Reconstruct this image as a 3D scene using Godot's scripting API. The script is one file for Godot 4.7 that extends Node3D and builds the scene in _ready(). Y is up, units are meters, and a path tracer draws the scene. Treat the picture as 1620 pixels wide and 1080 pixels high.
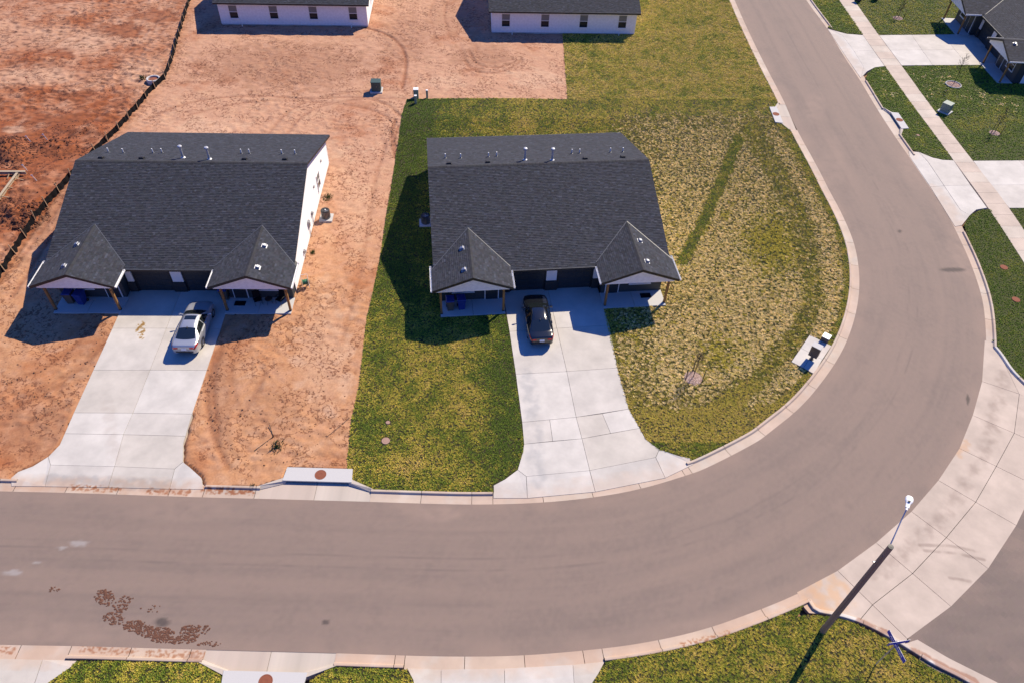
extends Node3D
# Two duplex houses on a street bend seen from a drone. World: y up, metres, camera above the origin.
const FPX := 1183.42
const PITCH := 0.808761
const ROLL := 0.044032
const CAMH := 38.4
const MX0 := -50.0
const MXW := 114.0
const MZ0 := -114.0
const MZW := 106.0
const EXPO := 1.42
var cr: Vector3
var cu: Vector3
var cf: Vector3
var rng := RandomNumberGenerator.new()
var taken := {}
var col := Color(1, 1, 1)
var n1 := FastNoiseLite.new()
var n2 := FastNoiseLite.new()
var n3 := FastNoiseLite.new()
var n4 := FastNoiseLite.new()
var M := {}

func _ready() -> void:
	rng.seed = 77
	cf = Vector3(0, -sin(PITCH), -cos(PITCH))
	var r0 := Vector3(1, 0, 0)
	var u0 := r0.cross(cf)
	cr = r0 * cos(ROLL) + u0 * sin(ROLL)
	cu = u0 * cos(ROLL) - r0 * sin(ROLL)
	var cam := Camera3D.new()
	cam.name = "camera"
	add_child(cam)
	cam.transform = Transform3D(Basis(cr, cu, -cf), Vector3(0, CAMH, 0))
	cam.fov = rad_to_deg(2.0 * atan(540.0 / FPX))
	cam.far = 900.0
	cam.current = true
	var env := Environment.new()
	env.background_mode = Environment.BG_SKY
	var sky := Sky.new()
	var sm := ProceduralSkyMaterial.new()
	sm.sky_top_color = Color(0.20, 0.42, 0.84)
	sm.sky_horizon_color = Color(0.56, 0.67, 0.84)
	sm.sky_curve = 0.12
	sm.sky_energy_multiplier = 0.82
	sm.ground_bottom_color = Color(0.45, 0.38, 0.32)
	sm.ground_horizon_color = Color(0.55, 0.55, 0.56)
	sm.ground_energy_multiplier = 0.5
	sky.sky_material = sm
	env.sky = sky
	env.tonemap_mode = Environment.TONE_MAPPER_LINEAR
	env.tonemap_exposure = 1.43
	env.sdfgi_enabled = true
	env.ssao_enabled = true
	env.ssil_enabled = true
	var we := WorldEnvironment.new()
	we.name = "environment"
	we.environment = env
	add_child(we)
	var sun := DirectionalLight3D.new()
	sun.name = "sun"
	add_child(sun)
	sun.light_energy = 1.6
	sun.light_color = Color(1.0, 0.945, 0.855)
	sun.light_angular_distance = 0.5
	sun.shadow_enabled = true
	var el := deg_to_rad(44.5)
	sun.look_at_from_position(Vector3.ZERO, Vector3(-0.629 * cos(el), -sin(el), 0.777 * cos(el)))
	n1.seed = 3; n1.frequency = 1.0; n1.fractal_octaves = 4
	n2.seed = 9; n2.frequency = 1.0; n2.fractal_octaves = 2
	n3.seed = 21; n3.frequency = 1.0; n3.noise_type = FastNoiseLite.TYPE_SIMPLEX; n3.fractal_type = FastNoiseLite.FRACTAL_RIDGED; n3.fractal_octaves = 3
	n4.seed = 5; n4.frequency = 1.0; n4.noise_type = FastNoiseLite.TYPE_CELLULAR; n4.fractal_octaves = 1
	make_materials()
	make_lines()
	make_ground()
	make_roads()
	make_kerbs()
	make_slabs()
	make_inlets()
	make_lawns()
	make_houses()
	make_cars()
	make_street_things()
	make_yard_things()
	make_dirt_things()
	make_grass()

# ---------------------------------------------------------------- helpers
func U(px: float, py: float, h := 0.0) -> Vector3:
	var d := cf * FPX + cr * (px - 810.0) - cu * (py - 540.0)
	return Vector3(0, CAMH, 0) + d * ((h - CAMH) / d.y)

func PX(p: Vector3) -> Vector2:
	var d := p - Vector3(0, CAMH, 0)
	var z := d.dot(cf)
	return Vector2(810.0 + FPX * d.dot(cr) / z, 540.0 - FPX * d.dot(cu) / z)

func V(x: float, y: float, h := 0.0) -> Vector2:
	var p := U(x, y, h)
	return Vector2(p.x, p.z)

func poly(a: Array, h := 0.0) -> PackedVector2Array:
	var o := PackedVector2Array()
	for i in range(0, a.size(), 2):
		o.append(V(a[i], a[i + 1], h))
	return o

func smooth(p: PackedVector2Array, times := 2) -> PackedVector2Array:
	for k in times:
		var o := PackedVector2Array([p[0]])
		for i in p.size() - 1:
			o.append(p[i].lerp(p[i + 1], 0.25))
			o.append(p[i].lerp(p[i + 1], 0.75))
		o.append(p[p.size() - 1])
		p = o
	return p

func resample(p: PackedVector2Array, step: float) -> PackedVector2Array:
	var total := 0.0
	for i in p.size() - 1:
		total += p[i].distance_to(p[i + 1])
	var n := maxi(1, roundi(total / step))
	var o := PackedVector2Array([p[0]])
	var want := total / n
	var gone := 0.0
	var k := 1
	for i in p.size() - 1:
		var L := p[i].distance_to(p[i + 1])
		while k < n and want * k <= gone + L:
			o.append(p[i].lerp(p[i + 1], (want * k - gone) / L))
			k += 1
		gone += L
	o.append(p[p.size() - 1])
	return o

func tangent(p: PackedVector2Array, i: int) -> Vector2:
	return (p[mini(i + 1, p.size() - 1)] - p[maxi(i - 1, 0)]).normalized()

func nearest(p: PackedVector2Array, q: Vector2) -> int:
	var best := 0
	for i in p.size():
		if p[i].distance_squared_to(q) < p[best].distance_squared_to(q):
			best = i
	return best

func inside(p: Vector2, a: PackedVector2Array) -> bool:
	return Geometry2D.is_point_in_polygon(p, a)

func lin(r: float, g: float, b: float, k := 1.0) -> Color:
	# the base colour that a sunlit level surface of that photo colour has
	var c := Color(r / 255.0, g / 255.0, b / 255.0).srgb_to_linear()
	return Color(c.r * k / EXPO, c.g * k / EXPO, c.b * k / EXPO)

func new_st() -> SurfaceTool:
	var st := SurfaceTool.new()
	st.begin(Mesh.PRIMITIVE_TRIANGLES)
	return st

func vtx(st: SurfaceTool, p: Vector3, n: Vector3) -> void:
	st.set_color(col)
	st.set_normal(n)
	st.set_uv(Vector2((p.x - MX0) / MXW, (p.z - MZ0) / MZW))
	st.add_vertex(p)

func tri(st: SurfaceTool, a: Vector3, b: Vector3, c: Vector3, hint: Vector3) -> void:
	var n := (c - a).cross(b - a)
	if n.length_squared() < 1e-14:
		return
	n = n.normalized()
	if n.dot(hint) < 0.0:
		var t := b
		b = c
		c = t
		n = -n
	vtx(st, a, n); vtx(st, b, n); vtx(st, c, n)

func quad(st: SurfaceTool, a: Vector3, b: Vector3, c: Vector3, d: Vector3, hint: Vector3) -> void:
	tri(st, a, b, c, hint)
	tri(st, a, c, d, hint)

func box(st: SurfaceTool, c: Vector3, s: Vector3, b := Basis()) -> void:
	var h := s * 0.5
	var x := b.x * h.x
	var y := b.y * h.y
	var z := b.z * h.z
	for k in [-1.0, 1.0]:
		quad(st, c + x * k - y - z, c + x * k + y - z, c + x * k + y + z, c + x * k - y + z, x * k)
		quad(st, c + y * k - x - z, c + y * k + x - z, c + y * k + x + z, c + y * k - x + z, y * k)
		quad(st, c + z * k - x - y, c + z * k + x - y, c + z * k + x + y, c + z * k - x + y, z * k)

func bevel_box(st: SurfaceTool, c: Vector3, s: Vector3, e: float, b := Basis()) -> void:
	# a box whose top edges are cut at 45 degrees
	var h := s * 0.5
	var lo := []
	var mid := []
	var top := []
	for k in [[-1, -1], [1, -1], [1, 1], [-1, 1]]:
		lo.append(c + b * Vector3(k[0] * h.x, -h.y, k[1] * h.z))
		mid.append(c + b * Vector3(k[0] * h.x, h.y - e, k[1] * h.z))
		top.append(c + b * Vector3(k[0] * (h.x - e), h.y, k[1] * (h.z - e)))
	for i in 4:
		var j := (i + 1) % 4
		var out: Vector3 = (mid[i] + mid[j]) * 0.5 - c
		quad(st, lo[i], lo[j], mid[j], mid[i], out)
		quad(st, mid[i], mid[j], top[j], top[i], out)
	quad(st, top[0], top[1], top[2], top[3], b.y)

func prism(st: SurfaceTool, p: PackedVector2Array, y0: float, tops) -> void:
	# an upright block over outline p (x, z); tops is one height or one for each corner
	var ids := Geometry2D.triangulate_polygon(p)
	var up := func(i: int) -> Vector3: return Vector3(p[i].x, tops[i] if tops is Array else tops, p[i].y)
	for i in range(0, ids.size(), 3):
		tri(st, up.call(ids[i]), up.call(ids[i + 1]), up.call(ids[i + 2]), Vector3.UP)
	var mid := Vector2.ZERO
	for q in p:
		mid += q / p.size()
	var ccw := not Geometry2D.is_polygon_clockwise(p)
	for i in p.size():
		var j := (i + 1) % p.size()
		var e := p[j] - p[i]
		var out := Vector3(e.y, 0, -e.x) * (1.0 if ccw else -1.0)
		quad(st, Vector3(p[i].x, y0, p[i].y), Vector3(p[j].x, y0, p[j].y), up.call(j), up.call(i), out)

func tube(st: SurfaceTool, pts: Array, rad: Array, n := 8, caps := true) -> void:
	var rings := []
	for i in pts.size():
		var d: Vector3 = (pts[mini(i + 1, pts.size() - 1)] - pts[maxi(i - 1, 0)]).normalized()
		var x := d.cross(Vector3.UP if absf(d.y) < 0.9 else Vector3.RIGHT).normalized()
		var y := d.cross(x)
		var ring := []
		for k in n:
			var a := TAU * k / n
			ring.append(pts[i] + (x * cos(a) + y * sin(a)) * rad[i])
		rings.append(ring)
	for i in pts.size() - 1:
		var mid: Vector3 = (pts[i] + pts[i + 1]) * 0.5
		for k in n:
			var l := (k + 1) % n
			quad(st, rings[i][k], rings[i][l], rings[i + 1][l], rings[i + 1][k], (rings[i][k] + rings[i + 1][l]) * 0.5 - mid)
	if caps:
		for e in [0, pts.size() - 1]:
			var out: Vector3 = pts[e] - pts[1 if e == 0 else e - 1]
			for k in n:
				tri(st, pts[e], rings[e][k], rings[e][(k + 1) % n], out)

func lathe(st: SurfaceTool, prof: Array, n := 20, c := Vector3.ZERO, axis := Basis()) -> void:
	# prof: Vector2(radius, height) from bottom to top
	for i in prof.size() - 1:
		for k in n:
			var a := TAU * k / n
			var b := TAU * (k + 1) / n
			var d0 := Vector3(cos(a), 0, sin(a))
			var d1 := Vector3(cos(b), 0, sin(b))
			var p: Vector2 = prof[i]
			var q: Vector2 = prof[i + 1]
			var e := q - p
			var hint := (d0 + d1) * e.y - Vector3.UP * e.x * 2.0
			quad(st, c + axis * (d0 * p.x + Vector3.UP * p.y), c + axis * (d1 * p.x + Vector3.UP * p.y), c + axis * (d1 * q.x + Vector3.UP * q.y), c + axis * (d0 * q.x + Vector3.UP * q.y), axis * hint)

func numbered(called: String) -> String:
	taken[called] = taken.get(called, -1) + 1
	return called if taken[called] == 0 else "%s_%03d" % [called, taken[called]]

func tag(o: Node, label: String, category: String, group := "") -> Node:
	o.set_meta("label", label)
	o.set_meta("category", category)
	if group:
		o.set_meta("group", group)
	return o

func thing(called: String, label: String, category: String, at := Vector3.ZERO, turn := 0.0, group := "") -> Node3D:
	var o := Node3D.new()
	o.name = numbered(called)
	add_child(o)
	o.position = at
	o.rotation.y = turn
	tag(o, label, category, group)
	return o

func setting(called: String) -> Node3D:
	var o := Node3D.new()
	o.name = numbered(called)
	add_child(o)
	o.set_meta("kind", "structure")
	return o

func part(called: String, st, m: Material, parent: Node) -> MeshInstance3D:
	var o := MeshInstance3D.new()
	o.mesh = st.commit() if st is SurfaceTool else st
	o.material_override = m
	o.name = called
	parent.add_child(o, true)
	return o

func boxpart(called: String, c: Vector3, s: Vector3, m: Material, parent: Node, b := Basis()) -> MeshInstance3D:
	var st := new_st()
	box(st, c, s, b)
	return part(called, st, m, parent)

func structure(called: String, st, m: Material) -> MeshInstance3D:
	var o := part(numbered(called), st, m, self)
	o.set_meta("kind", "structure")
	return o

func copy(o: Node3D, label: String, at: Vector3, turn: float, group := "") -> Node3D:
	var c: Node3D = o.duplicate()
	c.name = numbered(str(o.name))
	add_child(c)
	c.position = at
	c.rotation.y = turn
	c.set_meta("label", label)
	if group:
		c.set_meta("group", group)
	return c

# ---------------------------------------------------------------- materials
func mk(c: Color, rough := 0.8, metal := 0.0) -> StandardMaterial3D:
	var m := StandardMaterial3D.new()
	m.albedo_color = Color(c.r, c.g, c.b).linear_to_srgb()
	m.roughness = rough
	m.metallic = metal
	m.cull_mode = BaseMaterial3D.CULL_DISABLED
	return m

func noise_image(size: int, freq: float, seed_: int, octaves: int, lo: Color, hi: Color, kind := FastNoiseLite.TYPE_SIMPLEX_SMOOTH) -> ImageTexture:
	var n := FastNoiseLite.new()
	n.seed = seed_
	n.frequency = freq
	n.noise_type = kind
	n.fractal_octaves = octaves
	var im := n.get_seamless_image(size, size)
	im.convert(Image.FORMAT_L8)
	var d := im.get_data()
	var out := PackedByteArray()
	out.resize(size * size * 3)
	for i in d.size():
		var c := lo.lerp(hi, d[i] / 255.0)
		out[i * 3] = int(c.r * 255.0)
		out[i * 3 + 1] = int(c.g * 255.0)
		out[i * 3 + 2] = int(c.b * 255.0)
	return ImageTexture.create_from_image(Image.create_from_data(size, size, false, Image.FORMAT_RGB8, out))

func crack_image() -> ImageTexture:
	# crusted earth: pale crust broken by dark, sharp-edged cracks and crumbs that come in patches
	var size := 1024
	var pics := []
	for a in [[0.016, 61, 5], [0.0045, 62, 2], [0.05, 63, 3], [0.10, 64, 2]]:
		var n := FastNoiseLite.new()
		n.frequency = a[0]
		n.seed = a[1]
		n.fractal_octaves = a[2]
		n.domain_warp_enabled = a[1] == 61
		n.domain_warp_amplitude = 18.0
		n.domain_warp_frequency = 0.02
		var im := n.get_seamless_image(size, size)
		im.convert(Image.FORMAT_L8)
		pics.append(im.get_data())
	var out := PackedByteArray()
	out.resize(size * size * 3)
	for i in size * size:
		var a: float = absf(pics[0][i] / 127.5 - 1.0)
		var mask := smoothstep(0.38, 0.62, pics[1][i] / 255.0)
		var crumb := smoothstep(0.66, 0.74, pics[2][i] / 255.0) * (0.2 + 0.8 * mask)
		var dark := maxf((1.0 - smoothstep(0.015, 0.085, a)) * (0.12 + 0.88 * mask), crumb * 0.85)
		var f: float = 0.88 + 0.12 * pics[3][i] / 255.0
		out[i * 3] = int(255.0 * f * lerpf(1.0, 0.66, dark))
		out[i * 3 + 1] = int(255.0 * f * lerpf(1.0, 0.58, dark))
		out[i * 3 + 2] = int(255.0 * f * lerpf(1.0, 0.54, dark))
	return ImageTexture.create_from_image(Image.create_from_data(size, size, false, Image.FORMAT_RGB8, out))

func grain(m: StandardMaterial3D, t: Texture2D, per_metre: float, world := true) -> StandardMaterial3D:
	m.albedo_texture = t
	m.uv1_triplanar = true
	m.uv1_world_triplanar = world
	m.uv1_scale = Vector3.ONE * per_metre
	return m

func bump(m: StandardMaterial3D, t: Texture2D, cm: float) -> StandardMaterial3D:
	m.heightmap_enabled = true
	m.heightmap_texture = t
	m.heightmap_scale = cm
	return m

func make_materials() -> void:
	var g_fine := noise_image(512, 0.08, 4, 4, Color(0.74, 0.74, 0.74), Color(1, 1, 1))
	var g_soft := noise_image(512, 0.012, 8, 5, Color(0.93, 0.93, 0.93), Color(1, 1, 1))
	var g_dirt := noise_image(512, 0.03, 14, 5, Color(0.62, 0.60, 0.58), Color(1, 1, 1))
	var g_wood := noise_image(256, 0.05, 18, 3, Color(0.7, 0.7, 0.7), Color(1, 1, 1))
	M.fine = g_fine
	var d := grain(mk(Color(1, 1, 1), 0.95), g_dirt, 0.05)
	d.vertex_color_use_as_albedo = true
	d.albedo_texture = crack_image()
	d.uv1_scale = Vector3.ONE / 19.0
	M.dirt = bump(d, d.albedo_texture, 5.0)
	var gr := grain(mk(lin(188, 140, 105), 0.95), g_dirt, 0.08)
	M.ground = gr
	var rd := grain(mk(Color(1, 1, 1), 0.85), g_fine, 1.6)
	rd.vertex_color_use_as_albedo = true
	M.road = rd
	var soil := grain(mk(lin(70, 66, 28), 0.95), g_dirt, 0.3)
	soil.vertex_color_use_as_albedo = true
	M.soil = soil
	var sg := soil.duplicate()
	sg.albedo_color = lin(80, 90, 24).linear_to_srgb()
	M.soil_green = sg
	var so := soil.duplicate()
	so.albedo_color = lin(128, 118, 46).linear_to_srgb()
	M.soil_olive = so
	M.grass = mk(Color(1, 1, 1), 0.75)
	M.grass.vertex_color_use_as_albedo = true
	M.shingle = grain(mk(Color(1, 1, 1), 0.92), g_fine, 2.4, false)
	M.shingle.vertex_color_use_as_albedo = true
	M.black_trim = mk(Color(0.016, 0.017, 0.019), 0.55)
	M.white = grain(mk(Color(0.88, 0.885, 0.89), 0.7), g_soft, 0.5, false)
	M.white_trim = mk(Color(0.78, 0.78, 0.77), 0.5)
	M.dark_siding = grain(mk(Color(0.034, 0.046, 0.052), 0.6), g_soft, 0.6, false)
	M.stone = grain(mk(Color(0.045, 0.047, 0.05), 0.9), g_dirt, 1.4, false)
	M.garage = mk(Color(0.022, 0.028, 0.033), 0.45)
	M.glass = mk(Color(0.02, 0.025, 0.03), 0.06)
	M.glass.metallic_specular = 0.3
	M.screen = mk(Color(0.16, 0.17, 0.17), 0.5)
	M.post = grain(mk(Color(0.42, 0.22, 0.07), 0.7), g_wood, 1.5, false)
	M.post_dark = grain(mk(Color(0.42, 0.31, 0.215), 0.85), g_wood, 1.2, false)
	M.post_dark.uv1_scale = Vector3(6, 0.5, 6)
	M.stake = grain(mk(Color(0.52, 0.36, 0.22), 0.85), g_wood, 2.0, false)
	M.lumber = grain(mk(Color(0.58, 0.46, 0.31), 0.8), g_wood, 2.0, false)
	M.pvc = mk(Color(0.78, 0.78, 0.76), 0.45)
	M.galv = mk(Color(0.50, 0.51, 0.53), 0.5, 0.5)
	M.flash = mk(Color(0.075, 0.08, 0.09), 0.5)
	M.steel = mk(Color(0.35, 0.36, 0.38), 0.4, 0.7)
	M.rust = grain(mk(lin(172, 100, 72), 0.9), g_fine, 2.0, false)
	M.box_green = grain(mk(Color(0.045, 0.085, 0.078), 0.55), g_soft, 1.0, false)
	M.ped_green = grain(mk(Color(0.20, 0.26, 0.22), 0.6), g_soft, 1.0, false)
	M.ac_dark = mk(Color(0.030, 0.031, 0.033), 0.55)
	M.bin_blue = mk(Color(0.012, 0.035, 0.22), 0.5)
	M.bin_navy = mk(Color(0.012, 0.018, 0.035), 0.5)
	M.bin_brown = mk(Color(0.10, 0.085, 0.065), 0.6)
	M.bin_grey = mk(Color(0.04, 0.045, 0.05), 0.6)
	M.rubber = mk(Color(0.018, 0.018, 0.019), 0.8)
	M.fabric = mk(Color(0.010, 0.010, 0.012), 0.9)
	M.fabric.metallic_specular = 0.2
	M.mulch = grain(mk(lin(226, 186, 166), 0.95), g_dirt, 3.0, false)
	M.chips = mk(Color(1, 1, 1), 0.9)
	M.chips.vertex_color_use_as_albedo = true
	M.bark = mk(Color(0.05, 0.035, 0.028), 0.9)
	M.sign_blue = mk(Color(0.025, 0.045, 0.52), 0.45)
	M.sign_white = mk(Color(0.85, 0.85, 0.86), 0.4)
	M.bronze = grain(mk(Color(0.115, 0.095, 0.08), 0.5), g_soft, 1.0, false)
	M.silver = mk(Color(0.44, 0.45, 0.46), 0.3, 0.5)
	M.silver.clearcoat_enabled = true
	M.silver.clearcoat = 1.0
	M.silver.clearcoat_roughness = 0.03
	M.black_paint = mk(Color(0.007, 0.008, 0.010), 0.22)
	M.black_paint.clearcoat_enabled = true
	M.black_paint.clearcoat = 1.0
	M.black_paint.clearcoat_roughness = 0.03
	M.car_glass = mk(Color(0.010, 0.013, 0.013), 0.03)
	M.car_glass.metallic_specular = 0.7
	M.lamp_red = mk(Color(0.36, 0.012, 0.015), 0.15)
	M.lamp_clear = mk(Color(0.6, 0.6, 0.62), 0.1, 0.3)
	M.rim = mk(Color(0.5, 0.5, 0.52), 0.3, 0.9)
	M.plastic = mk(Color(0.02, 0.02, 0.021), 0.6)
	M.hose = mk(Color(0.03, 0.14, 0.07), 0.5)
	M.throat = mk(Color(0.50, 0.48, 0.45), 0.95)
	M.weed = mk(Color(0.07, 0.11, 0.02), 0.8)
	M.clod = grain(mk(Color(1, 1, 1), 0.95), g_dirt, 1.5)
	M.clod.vertex_color_use_as_albedo = true
	make_concrete()

# The concrete's own colour over the whole place: cast mottling plus the mud, rust and rubber stains that the photo shows.
var cmap: Image
func make_concrete() -> void:
	var n := FastNoiseLite.new()
	n.seed = 31
	n.frequency = 0.02
	n.fractal_octaves = 6
	n.fractal_gain = 0.62
	var im := n.get_image(2048, 2048, false, false, false)
	var d := im.get_data()
	var out := PackedByteArray()
	out.resize(2048 * 2048 * 3)
	var base := Color(0.775, 0.752, 0.718)
	var lut := []
	for i in 256:
		var k := 0.86 + 0.20 * i / 255.0
		lut.append([int(clampf(base.r * k, 0, 1) * 255), int(clampf(base.g * k, 0, 1) * 255), int(clampf(base.b * k, 0, 1) * 255)])
	var stride := im.get_data().size() / (2048 * 2048)
	var j := 0
	for i in 2048 * 2048:
		var l: Array = lut[d[i * stride]]
		out[j] = l[0]
		out[j + 1] = l[1]
		out[j + 2] = l[2]
		j += 3
	cmap = Image.create_from_data(2048, 2048, false, Image.FORMAT_RGB8, out)
	var mud := Color(0.56, 0.36, 0.24)
	var tan_ := Color(0.74, 0.60, 0.49)
	var dark := Color(0.42, 0.37, 0.35)
	var grey := Color(0.55, 0.55, 0.55)
	# kerbs and gutters are warmer than the drives: pink dust along both road edges
	for k in [[[0, 773, 300, 780, 574, 786, 752, 790, 842, 788, 1011, 766, 1119, 731, 1217, 675, 1304, 592, 1345, 512, 1352, 440, 1340, 370, 1300, 290, 1245, 180, 1205, 100, 1160, 0], 1.1, 0.22], [[0, 1024, 370, 1033, 613, 1040, 812, 1042, 1011, 1024, 1199, 972, 1280, 950], 1.1, 0.34], [[1475, 300, 1504, 340, 1540, 414, 1560, 470, 1566, 520], 1.0, 0.25], [[1282, 0, 1320, 60, 1365, 125, 1392, 172, 1440, 245], 1.0, 0.2]]:
		stain(k[0], k[1], tan_, k[2], 0.05, 0.6, 0.6)
	for k in [[111, 770, 189, 774], [233, 775, 296, 778], [322, 774, 396, 779]]:
		stain(k, 0.3, mud, 0.9, 0.40, 3.2, 0.3)
	for k in [[130, 1024, 210, 1030], [235, 1033, 350, 1036], [330, 1030, 410, 1045], [0, 1027, 20, 1028], [1080, 1020, 1150, 1004], [480, 1068, 520, 1050]]:
		stain(k, 0.35, mud, 0.65, 0.46, 4.0, 0.3)
	for k in [[1587, 592, 1580, 633, 1565, 670], [1572, 680, 1554, 717, 1535, 750, 1513, 784, 1487, 824, 1461, 843, 1432, 872, 1387, 910]]:
		stain(k, 0.6, dark, 0.27, 0.22, 1.0, 0.7)
	for k in [[1454, 861, 1500, 862, 1550, 872], [1462, 870, 1510, 874, 1556, 884], [1502, 913, 1535, 919], [1602, 640, 1620, 648]]:
		stain(k, 0.13, dark, 0.34, 0.2, 0.8, 0.6)
	stain([1290, 925, 1330, 935, 1300, 950], 1.3, Color(0.80, 0.66, 0.50), 0.5, 0.25, 0.9, 0.5)
	stain([1515, 715, 1525, 700], 0.6, Color(0.76, 0.62, 0.48), 0.5, 0.3, 1.2, 0.5)
	for k in [[1360, 985, 1400, 1002], [1445, 1030, 1500, 1060, 1540, 1078]]:
		stain(k, 0.3, Color(0.60, 0.48, 0.42), 0.8, 0.2, 1.0)
	stain([832, 590, 840, 640, 845, 700, 850, 760], 0.7, grey, 0.4, 0.2, 0.8, 0.6)
	stain([80, 758, 200, 764, 265, 768], 0.5, grey, 0.45, 0.2, 1.2, 0.5)
	stain([300, 1045, 372, 1062, 420, 1050], 0.4, Color(0.6, 0.5, 0.44), 0.6, 0.2, 1.4)
	stain([216, 522, 226, 512, 222, 535], 0.35, Color(0.55, 0.42, 0.22), 1.0, 0.48, 3.0)
	stain([20, 764, 120, 768, 320, 774], 0.7, Color(0.70, 0.58, 0.49), 0.45, 0.2, 1.0, 0.6)
	stain([170, 640, 182, 730], 0.5, Color(0.68, 0.64, 0.60), 0.4, 0.2, 1.2, 0.6)
	var g := noise_image(512, 0.11, 41, 3, Color(0.86, 0.86, 0.86), Color(1, 1, 1))
	var m := mk(Color(0.93, 0.93, 0.93), 0.85)
	m.albedo_texture = ImageTexture.create_from_image(cmap)
	m.texture_repeat = false
	M.concrete = m
	var w := m.duplicate()
	w.albedo_color = Color(0.99, 0.995, 1.0)
	M.concrete_pale = w
	var t := m.duplicate()
	t.albedo_color = Color(0.955, 0.925, 0.895)
	M.concrete_mid = t
	var sl := m.duplicate()
	sl.albedo_color = Color(0.955, 0.95, 0.94)
	M.concrete_slab = sl
	var wk := m.duplicate()
	wk.albedo_color = Color(0.95, 0.90, 0.865)
	M.concrete_warm = wk
	var wk2 := m.duplicate()
	wk2.albedo_color = Color(0.935, 0.885, 0.85)
	M.concrete_warm2 = wk2
	M.pad = grain(mk(Color(0.56, 0.55, 0.53), 0.9), g, 1.5, false)

func stain(pts: Array, radius: float, c: Color, most: float, cut: float, freq: float, soft := 0.22) -> void:
	var line := resample(poly(pts), radius * 0.6)
	var done := {}
	var sx := 2048.0 / MXW
	var sz := 2048.0 / MZW
	for q in line:
		for iz in range(int((q.y - radius - MZ0) * sz), int((q.y + radius - MZ0) * sz) + 2):
			for ix in range(int((q.x - radius - MX0) * sx), int((q.x + radius - MX0) * sx) + 2):
				if ix < 0 or iz < 0 or ix > 2047 or iz > 2047:
					continue
				var p := Vector2(MX0 + ix / sx, MZ0 + iz / sz)
				var dist := p.distance_to(q) / radius
				if dist >= 1.0:
					continue
				var key := iz * 2048 + ix
				var a := (1.0 - dist * dist)
				if done.get(key, [0.0])[0] < a:
					done[key] = [a, ix, iz, p]
	for key in done:
		var e: Array = done[key]
		var p: Vector2 = e[3]
		var v := 0.5 + 0.5 * n1.get_noise_2d(p.x * freq + 50.0, p.y * freq)
		var k: float = smoothstep(cut, cut + soft, v * (0.45 + 0.75 * e[0])) * most
		cmap.set_pixel(e[1], e[2], cmap.get_pixel(e[1], e[2]).lerp(c, k))

# ---------------------------------------------------------------- lines of the place
var inner: PackedVector2Array
var outer: PackedVector2Array
var lawn_polys := {}
var keep_out := []
var fence_line: PackedVector2Array
const HA := [-25.092, -48.679, 0.05714]
const HB := [1.580, -50.576, 0.13717]

func hw(h: Array, x: float, z: float, y := 0.0) -> Vector3:
	return Vector3(h[0], 0, h[1]) + Basis(Vector3.UP, h[2]) * Vector3(x, y, z)

func make_lines() -> void:
	inner = resample(smooth(poly([-420, 764, -200, 770, 0, 777, 111, 779, 289, 785.5, 411, 788.5, 574, 793, 680, 796.5, 752, 798, 842.5, 796, 929, 788.4, 1011, 774.6, 1089, 751, 1119, 740, 1198.5, 699, 1217, 684.4, 1267, 645, 1304, 600.7, 1333.7, 555.6, 1351, 512, 1360, 467.8, 1360, 426, 1352, 383, 1332, 337, 1311, 299, 1296.3, 269, 1258.5, 201.5, 1242.8, 163.7, 1211, 104, 1183, 47, 1162.5, 0, 1135, -60, 1110, -115])), 0.25)
	outer = resample(smooth(poly([-420, 1006, -200, 1011, 0, 1016, 137, 1018, 244, 1021.5, 370, 1025, 530, 1029, 613, 1032, 708.5, 1034.7, 812, 1034, 911.6, 1026.5, 1011, 1015, 1110, 993.7, 1199, 961.7, 1261.5, 935.6, 1326, 901.5, 1387, 857.8, 1443, 807.8, 1485.6, 758.5, 1519, 707.8, 1540, 655.6, 1554.8, 601.9, 1558.5, 559, 1557, 507, 1551.5, 466.7, 1533.7, 414.8, 1515, 374, 1497, 338, 1475.8, 306, 1435, 245.6, 1412.8, 214, 1384.5, 170, 1359, 126, 1337, 94.5, 1309, 47, 1294, 27, 1274, 0, 1236, -60, 1203, -115])), 0.25)
	fence_line = resample(poly([330, -60, 300, 5, 283, 60, 272, 100, 262, 125, 240, 145, 215, 175, 190, 205, 172, 222, 100, 297, 60, 345, 30, 392, 0, 440, -60, 520]), 2.0)
	# storm inlets: the middle of each along its edge, half the mouth, the wing
	inlet_at = [[inner, idx(inner, 497, 790), -1.0, 1.95, 1.45], [inner, idx(inner, 1252, 186), -1.0, 1.5, 1.2], [outer, idx(outer, 1399, 192), 1.0, 1.5, 1.2], [outer, idx(outer, 433, 1027), 1.0, 1.95, 1.45]]
	for n in 4:
		var a: Array = inlet_at[n]
		var ln: PackedVector2Array = a[0]
		var t := tangent(ln, a[1])
		var o: Vector2 = ln[a[1]]
		var nr := Vector2(-t.y, t.x) * float(a[2])
		var half: float = a[3]
		var wing: float = a[4]
		var rear := 2.12 if n in [0, 3] else 1.95
		var outline := PackedVector2Array()
		for q in [[-half - wing, 0.0], [half + wing, 0.0], [half + wing, 0.74], [half + 0.1, 1.3], [half + 0.0, rear], [-half - 0.0, rear], [-half - 0.1, 1.3], [-half - wing, 0.74]]:
			outline.append(o + t * q[0] + nr * q[1])
		keep_out.append(outline)
	lawn_lines()
	lawn_polys.drive_a = poly([203, 455, 371, 456, 350, 520, 327, 586, 304, 655, 294, 690, 291, 702, 290, 730, 301, 738, 320, 756, 322, 775, 16, 770, 16, 755, 28, 746, 52, 736.5, 75, 722, 93, 703, 101, 686, 146, 585, 187, 498], 0.08)

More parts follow.
